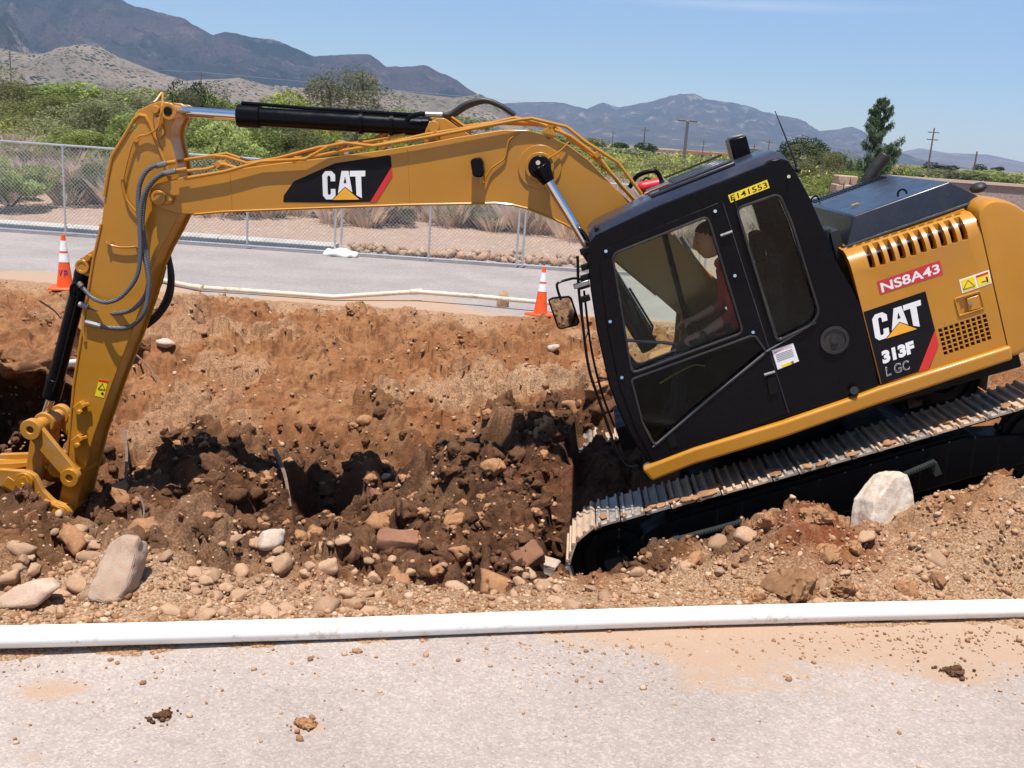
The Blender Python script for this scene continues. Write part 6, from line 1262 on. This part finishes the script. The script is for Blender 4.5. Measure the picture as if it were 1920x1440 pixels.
mb = MB(); T_ = [q3(1806, 543, NY+.004), q3(1815, 525, NY+.004), q3(1828, 536, NY+.004)]; mb.tube(T_+[T_[0]], .0022, 4); mb.box(q3(1845, 528, NY+.004), (.03, .001, .006)); mb.box(q3(1851, 524, NY+.004), (.01, .001, .035)); mb.build('symbol', M['decalblack'], ws)
nt_ = decal('notice_label', [Q([(1447, 657), (1487, 643), (1498, 677), (1458, 693)])], NY+.002, 'white', CAB); text_polys('notice_heading', 'IMPORTANT NOTICE', [(1452, 660), (1484, 648.5), (1485, 651), (1453, 662.5)], NY+.0035, 'red', nt_, .01)
decal('notice_lines', [Q([(1454+k*.9, 665+k*3, ), (1485+k*.9, 654+k*3), (1485.2+k*.9, 654.8+k*3), (1454.2+k*.9, 665.8+k*3)]) for k in range(5)], NY+.0035, 'grey', nt_); decal('notice_field', [Q([(1466, 684), (1487, 676), (1488.5, 681), (1467.5, 689)])], NY+.0035, 'signyel', nt_); decal('notice_box', [Q([(1483, 677.5), (1487, 676), (1488.5, 681), (1484.5, 682.5)])], NY+.0045, 'grey', nt_)
sl = decal('warning_label', [Q([(186, 711), (203, 714), (195, 746), (178, 742)], SY)], SY+.001, 'signyel', STICK); decal('label_header', [Q([(186, 711), (203, 714), (202, 718), (185, 715)], SY)], SY+.0025, 'red', sl)
mb = MB(); T_ = [q3(184, 729, SY+.004), q3(192, 719, SY+.004), q3(197, 731, SY+.004)]; mb.tube(T_+[T_[0]], .0025, 4); mb.box(q3(192, 738, SY+.004), (.02, .001, .02)); mb.build('symbol', M['decalblack'], sl)

# ================================================================== OPERATOR
PR = bpy.data.objects.new('person', None); COL.objects.link(PR); PR.matrix_world = MM @ Matrix.Translation((.075, .65, 1.6)); tag(PR, 'operator seated in the cab in a dark red shirt with a hand on the lever', 'person')
M['skin'] = simple('skin', (.42, .22, .15), .55, .06, 10, .05); M['shirt'] = simple('dark_red_shirt', (.36, .035, .03), .9, .15, 12, .3); M['trouser'] = simple('dark_trousers', (.03, .035, .05), .9, .15, 12, .3); M['hair'] = simple('dark_hair', (.02, .015, .012), .7, .3, 40, .6)
def L3(x, y, z): return Vector((x, y-.65, z-1.6))
def skin_body():
    V = []; E = []; Rd = []
    def a(p, r, par=None): V.append(p); Rd.append(r); i = len(V)-1; E.append((par, i)) if par is not None else None; return i
    pel = a(L3(-.03, .65, 1.64), (.14, .11)); ab = a(L3(-.04, .65, 1.80), (.145, .11), pel); ch = a(L3(-.02, .65, 2.00), (.165, .115), ab); nk0 = a(L3(.01, .65, 2.15), (.075, .07), ch); nk = a(L3(.04, .65, 2.23), (.05, .052), nk0)
    for s in (1, -1):
        sh = a(L3(.0, .65+s*.17, 2.10), (.065, .062), ch); el = a(L3(.06, .65+s*.25, 1.84), (.045, .045), sh); wr = a(L3(.30, .65+s*.30, 1.78), (.03, .026), el); pm = a(L3(.36, .65+s*.30, 1.78), (.036, .018), wr)
        for k in range(4):
            y = .65+s*(.30-.026+.018*k); f1 = a(L3(.405, y, 1.785-.004*k), (.011, .010), pm); f2 = a(L3(.435-.003*k, y, 1.768), (.010, .009), f1); f3 = a(L3(.437-.004*k, y, 1.745), (.009, .008), f2); a(L3(.418, y, 1.73), (.008, .008), f3)
        t1 = a(L3(.365, .65+s*.262, 1.765), (.012, .011), pm); a(L3(.39, .65+s*.25, 1.745), (.010, .010), t1)
        hp = a(L3(.02, .65+s*.09, 1.62), (.095, .085), pel); kn = a(L3(.44, .65+s*.13, 1.66), (.062, .06), hp); an = a(L3(.62, .65+s*.13, 1.26), (.042, .042), kn); a(L3(.72, .65+s*.13, 1.20), (.042, .03), an)
    me = bpy.data.meshes.new('body'); me.from_pydata(V, E, []); o = bpy.data.objects.new('body', me); COL.objects.link(o)
    m = o.modifiers.new('s', 'SKIN'); m.use_smooth_shade = True; sub = o.modifiers.new('u', 'SUBSURF'); sub.levels = sub.render_levels = 2
    for i, r in enumerate(Rd): me.skin_vertices[0].data[i].radius = r
    me.skin_vertices[0].data[0].use_root = True
    bpy.context.view_layer.update(); dg = bpy.context.evaluated_depsgraph_get(); nm = bpy.data.meshes.new_from_object(o.evaluated_get(dg)); bpy.data.objects.remove(o)
    # head: a shaped ellipsoid with brow, nose, mouth, chin and ears, joined to the neck
    bm = bmesh.new(); bm.from_mesh(nm); hm = bmesh.new(); bmesh.ops.create_uvsphere(hm, u_segments=40, v_segments=30, radius=1); hc = L3(.065, .65, 2.36)
    for v in hm.verts:
        x, y, z = v.co; X = x*.100; Y = y*.077; Z = z*.125
        if z < 0: Y *= 1+z*.28; X = X*(1+z*.12)+(.012*-z if x > 0 else .03*z*0)
        if x > 0:
            X += .026*math.exp(-((y/.16)**2+((z+.12)/.20)**2)) + .008*math.exp(-((y/.5)**2+((z-.22)/.12)**2)) + .010*math.exp(-((y/.25)**2+((z+.48)/.07)**2)) + .008*math.exp(-((y/.25)**2+((z+.60)/.06)**2)) + .014*math.exp(-((y/.3)**2+((z+.88)/.15)**2)) - .010*math.exp(-(((abs(y)-.38)/.17)**2+((z-.05)/.12)**2)) - .006*math.exp(-((y/.22)**2+((z+.54)/.035)**2))
        if abs(y) > .8: Y += math.copysign(.018*math.exp(-(((x+.05)/.16)**2+((z+.05)/.26)**2)), y)
        v.co = hc+Vector((X, Y, Z))
    t = bpy.data.meshes.new('h'); hm.to_mesh(t); hm.free(); bm.from_mesh(t); bm.to_mesh(nm); bm.free()
    for m_ in ('skin', 'shirt', 'trouser'): nm.materials.append(M[m_])
    for p in nm.polygons:
        c = p.center+Vector((0, .65, 1.6)); p.material_index = 0 if (c.z > 2.20 or (c.x > .15 and c.z > 1.7 and abs(c.y-.65) > .2)) else (1 if c.z > 1.70 and c.x < .2 else 2)
    nm.shade_smooth(); nm.name = 'body'; o = bpy.data.objects.new('body', nm); COL.objects.link(o); o.parent = PR
    for s in (1, -1): mb = MB(); mb.sph(hc+Vector((.083, s*.030, .008)), .0075, 12, 8); mb.build('eye', M['decalblack'], PR)
    hb_ = bmesh.new(); bmesh.ops.create_uvsphere(hb_, u_segments=40, v_segments=24, radius=1)
    for v in hb_.verts:
        x, y, z = v.co; k = 1+.03*sin(x*23)*cos(y*19+z*17); v.co = hc+Vector((x*.109*k-.006, y*.085*k, z*.136*k+.004))
    dl = [v for v in hb_.verts if (v.co-hc).z < .035+(.10*((v.co-hc).x) if (v.co-hc).x < 0 else .55*((v.co-hc).x)) - (.09 if (v.co-hc).x < -.02 else 0)]; bmesh.ops.delete(hb_, geom=dl, context='VERTS')
    me = bpy.data.meshes.new('hair'); hb_.to_mesh(me); hb_.free(); me.shade_smooth(); me.materials.append(M['hair']); o = bpy.data.objects.new('hair', me); COL.objects.link(o); o.parent = PR
skin_body()

# depth pass: never deeper than thing > part > sub-part
def _depth(o):
    d = 1
    while o.parent: o = o.parent; d += 1
    return d
for o in list(bpy.data.objects):
    while _depth(o) > 3: o.parent = o.parent.parent
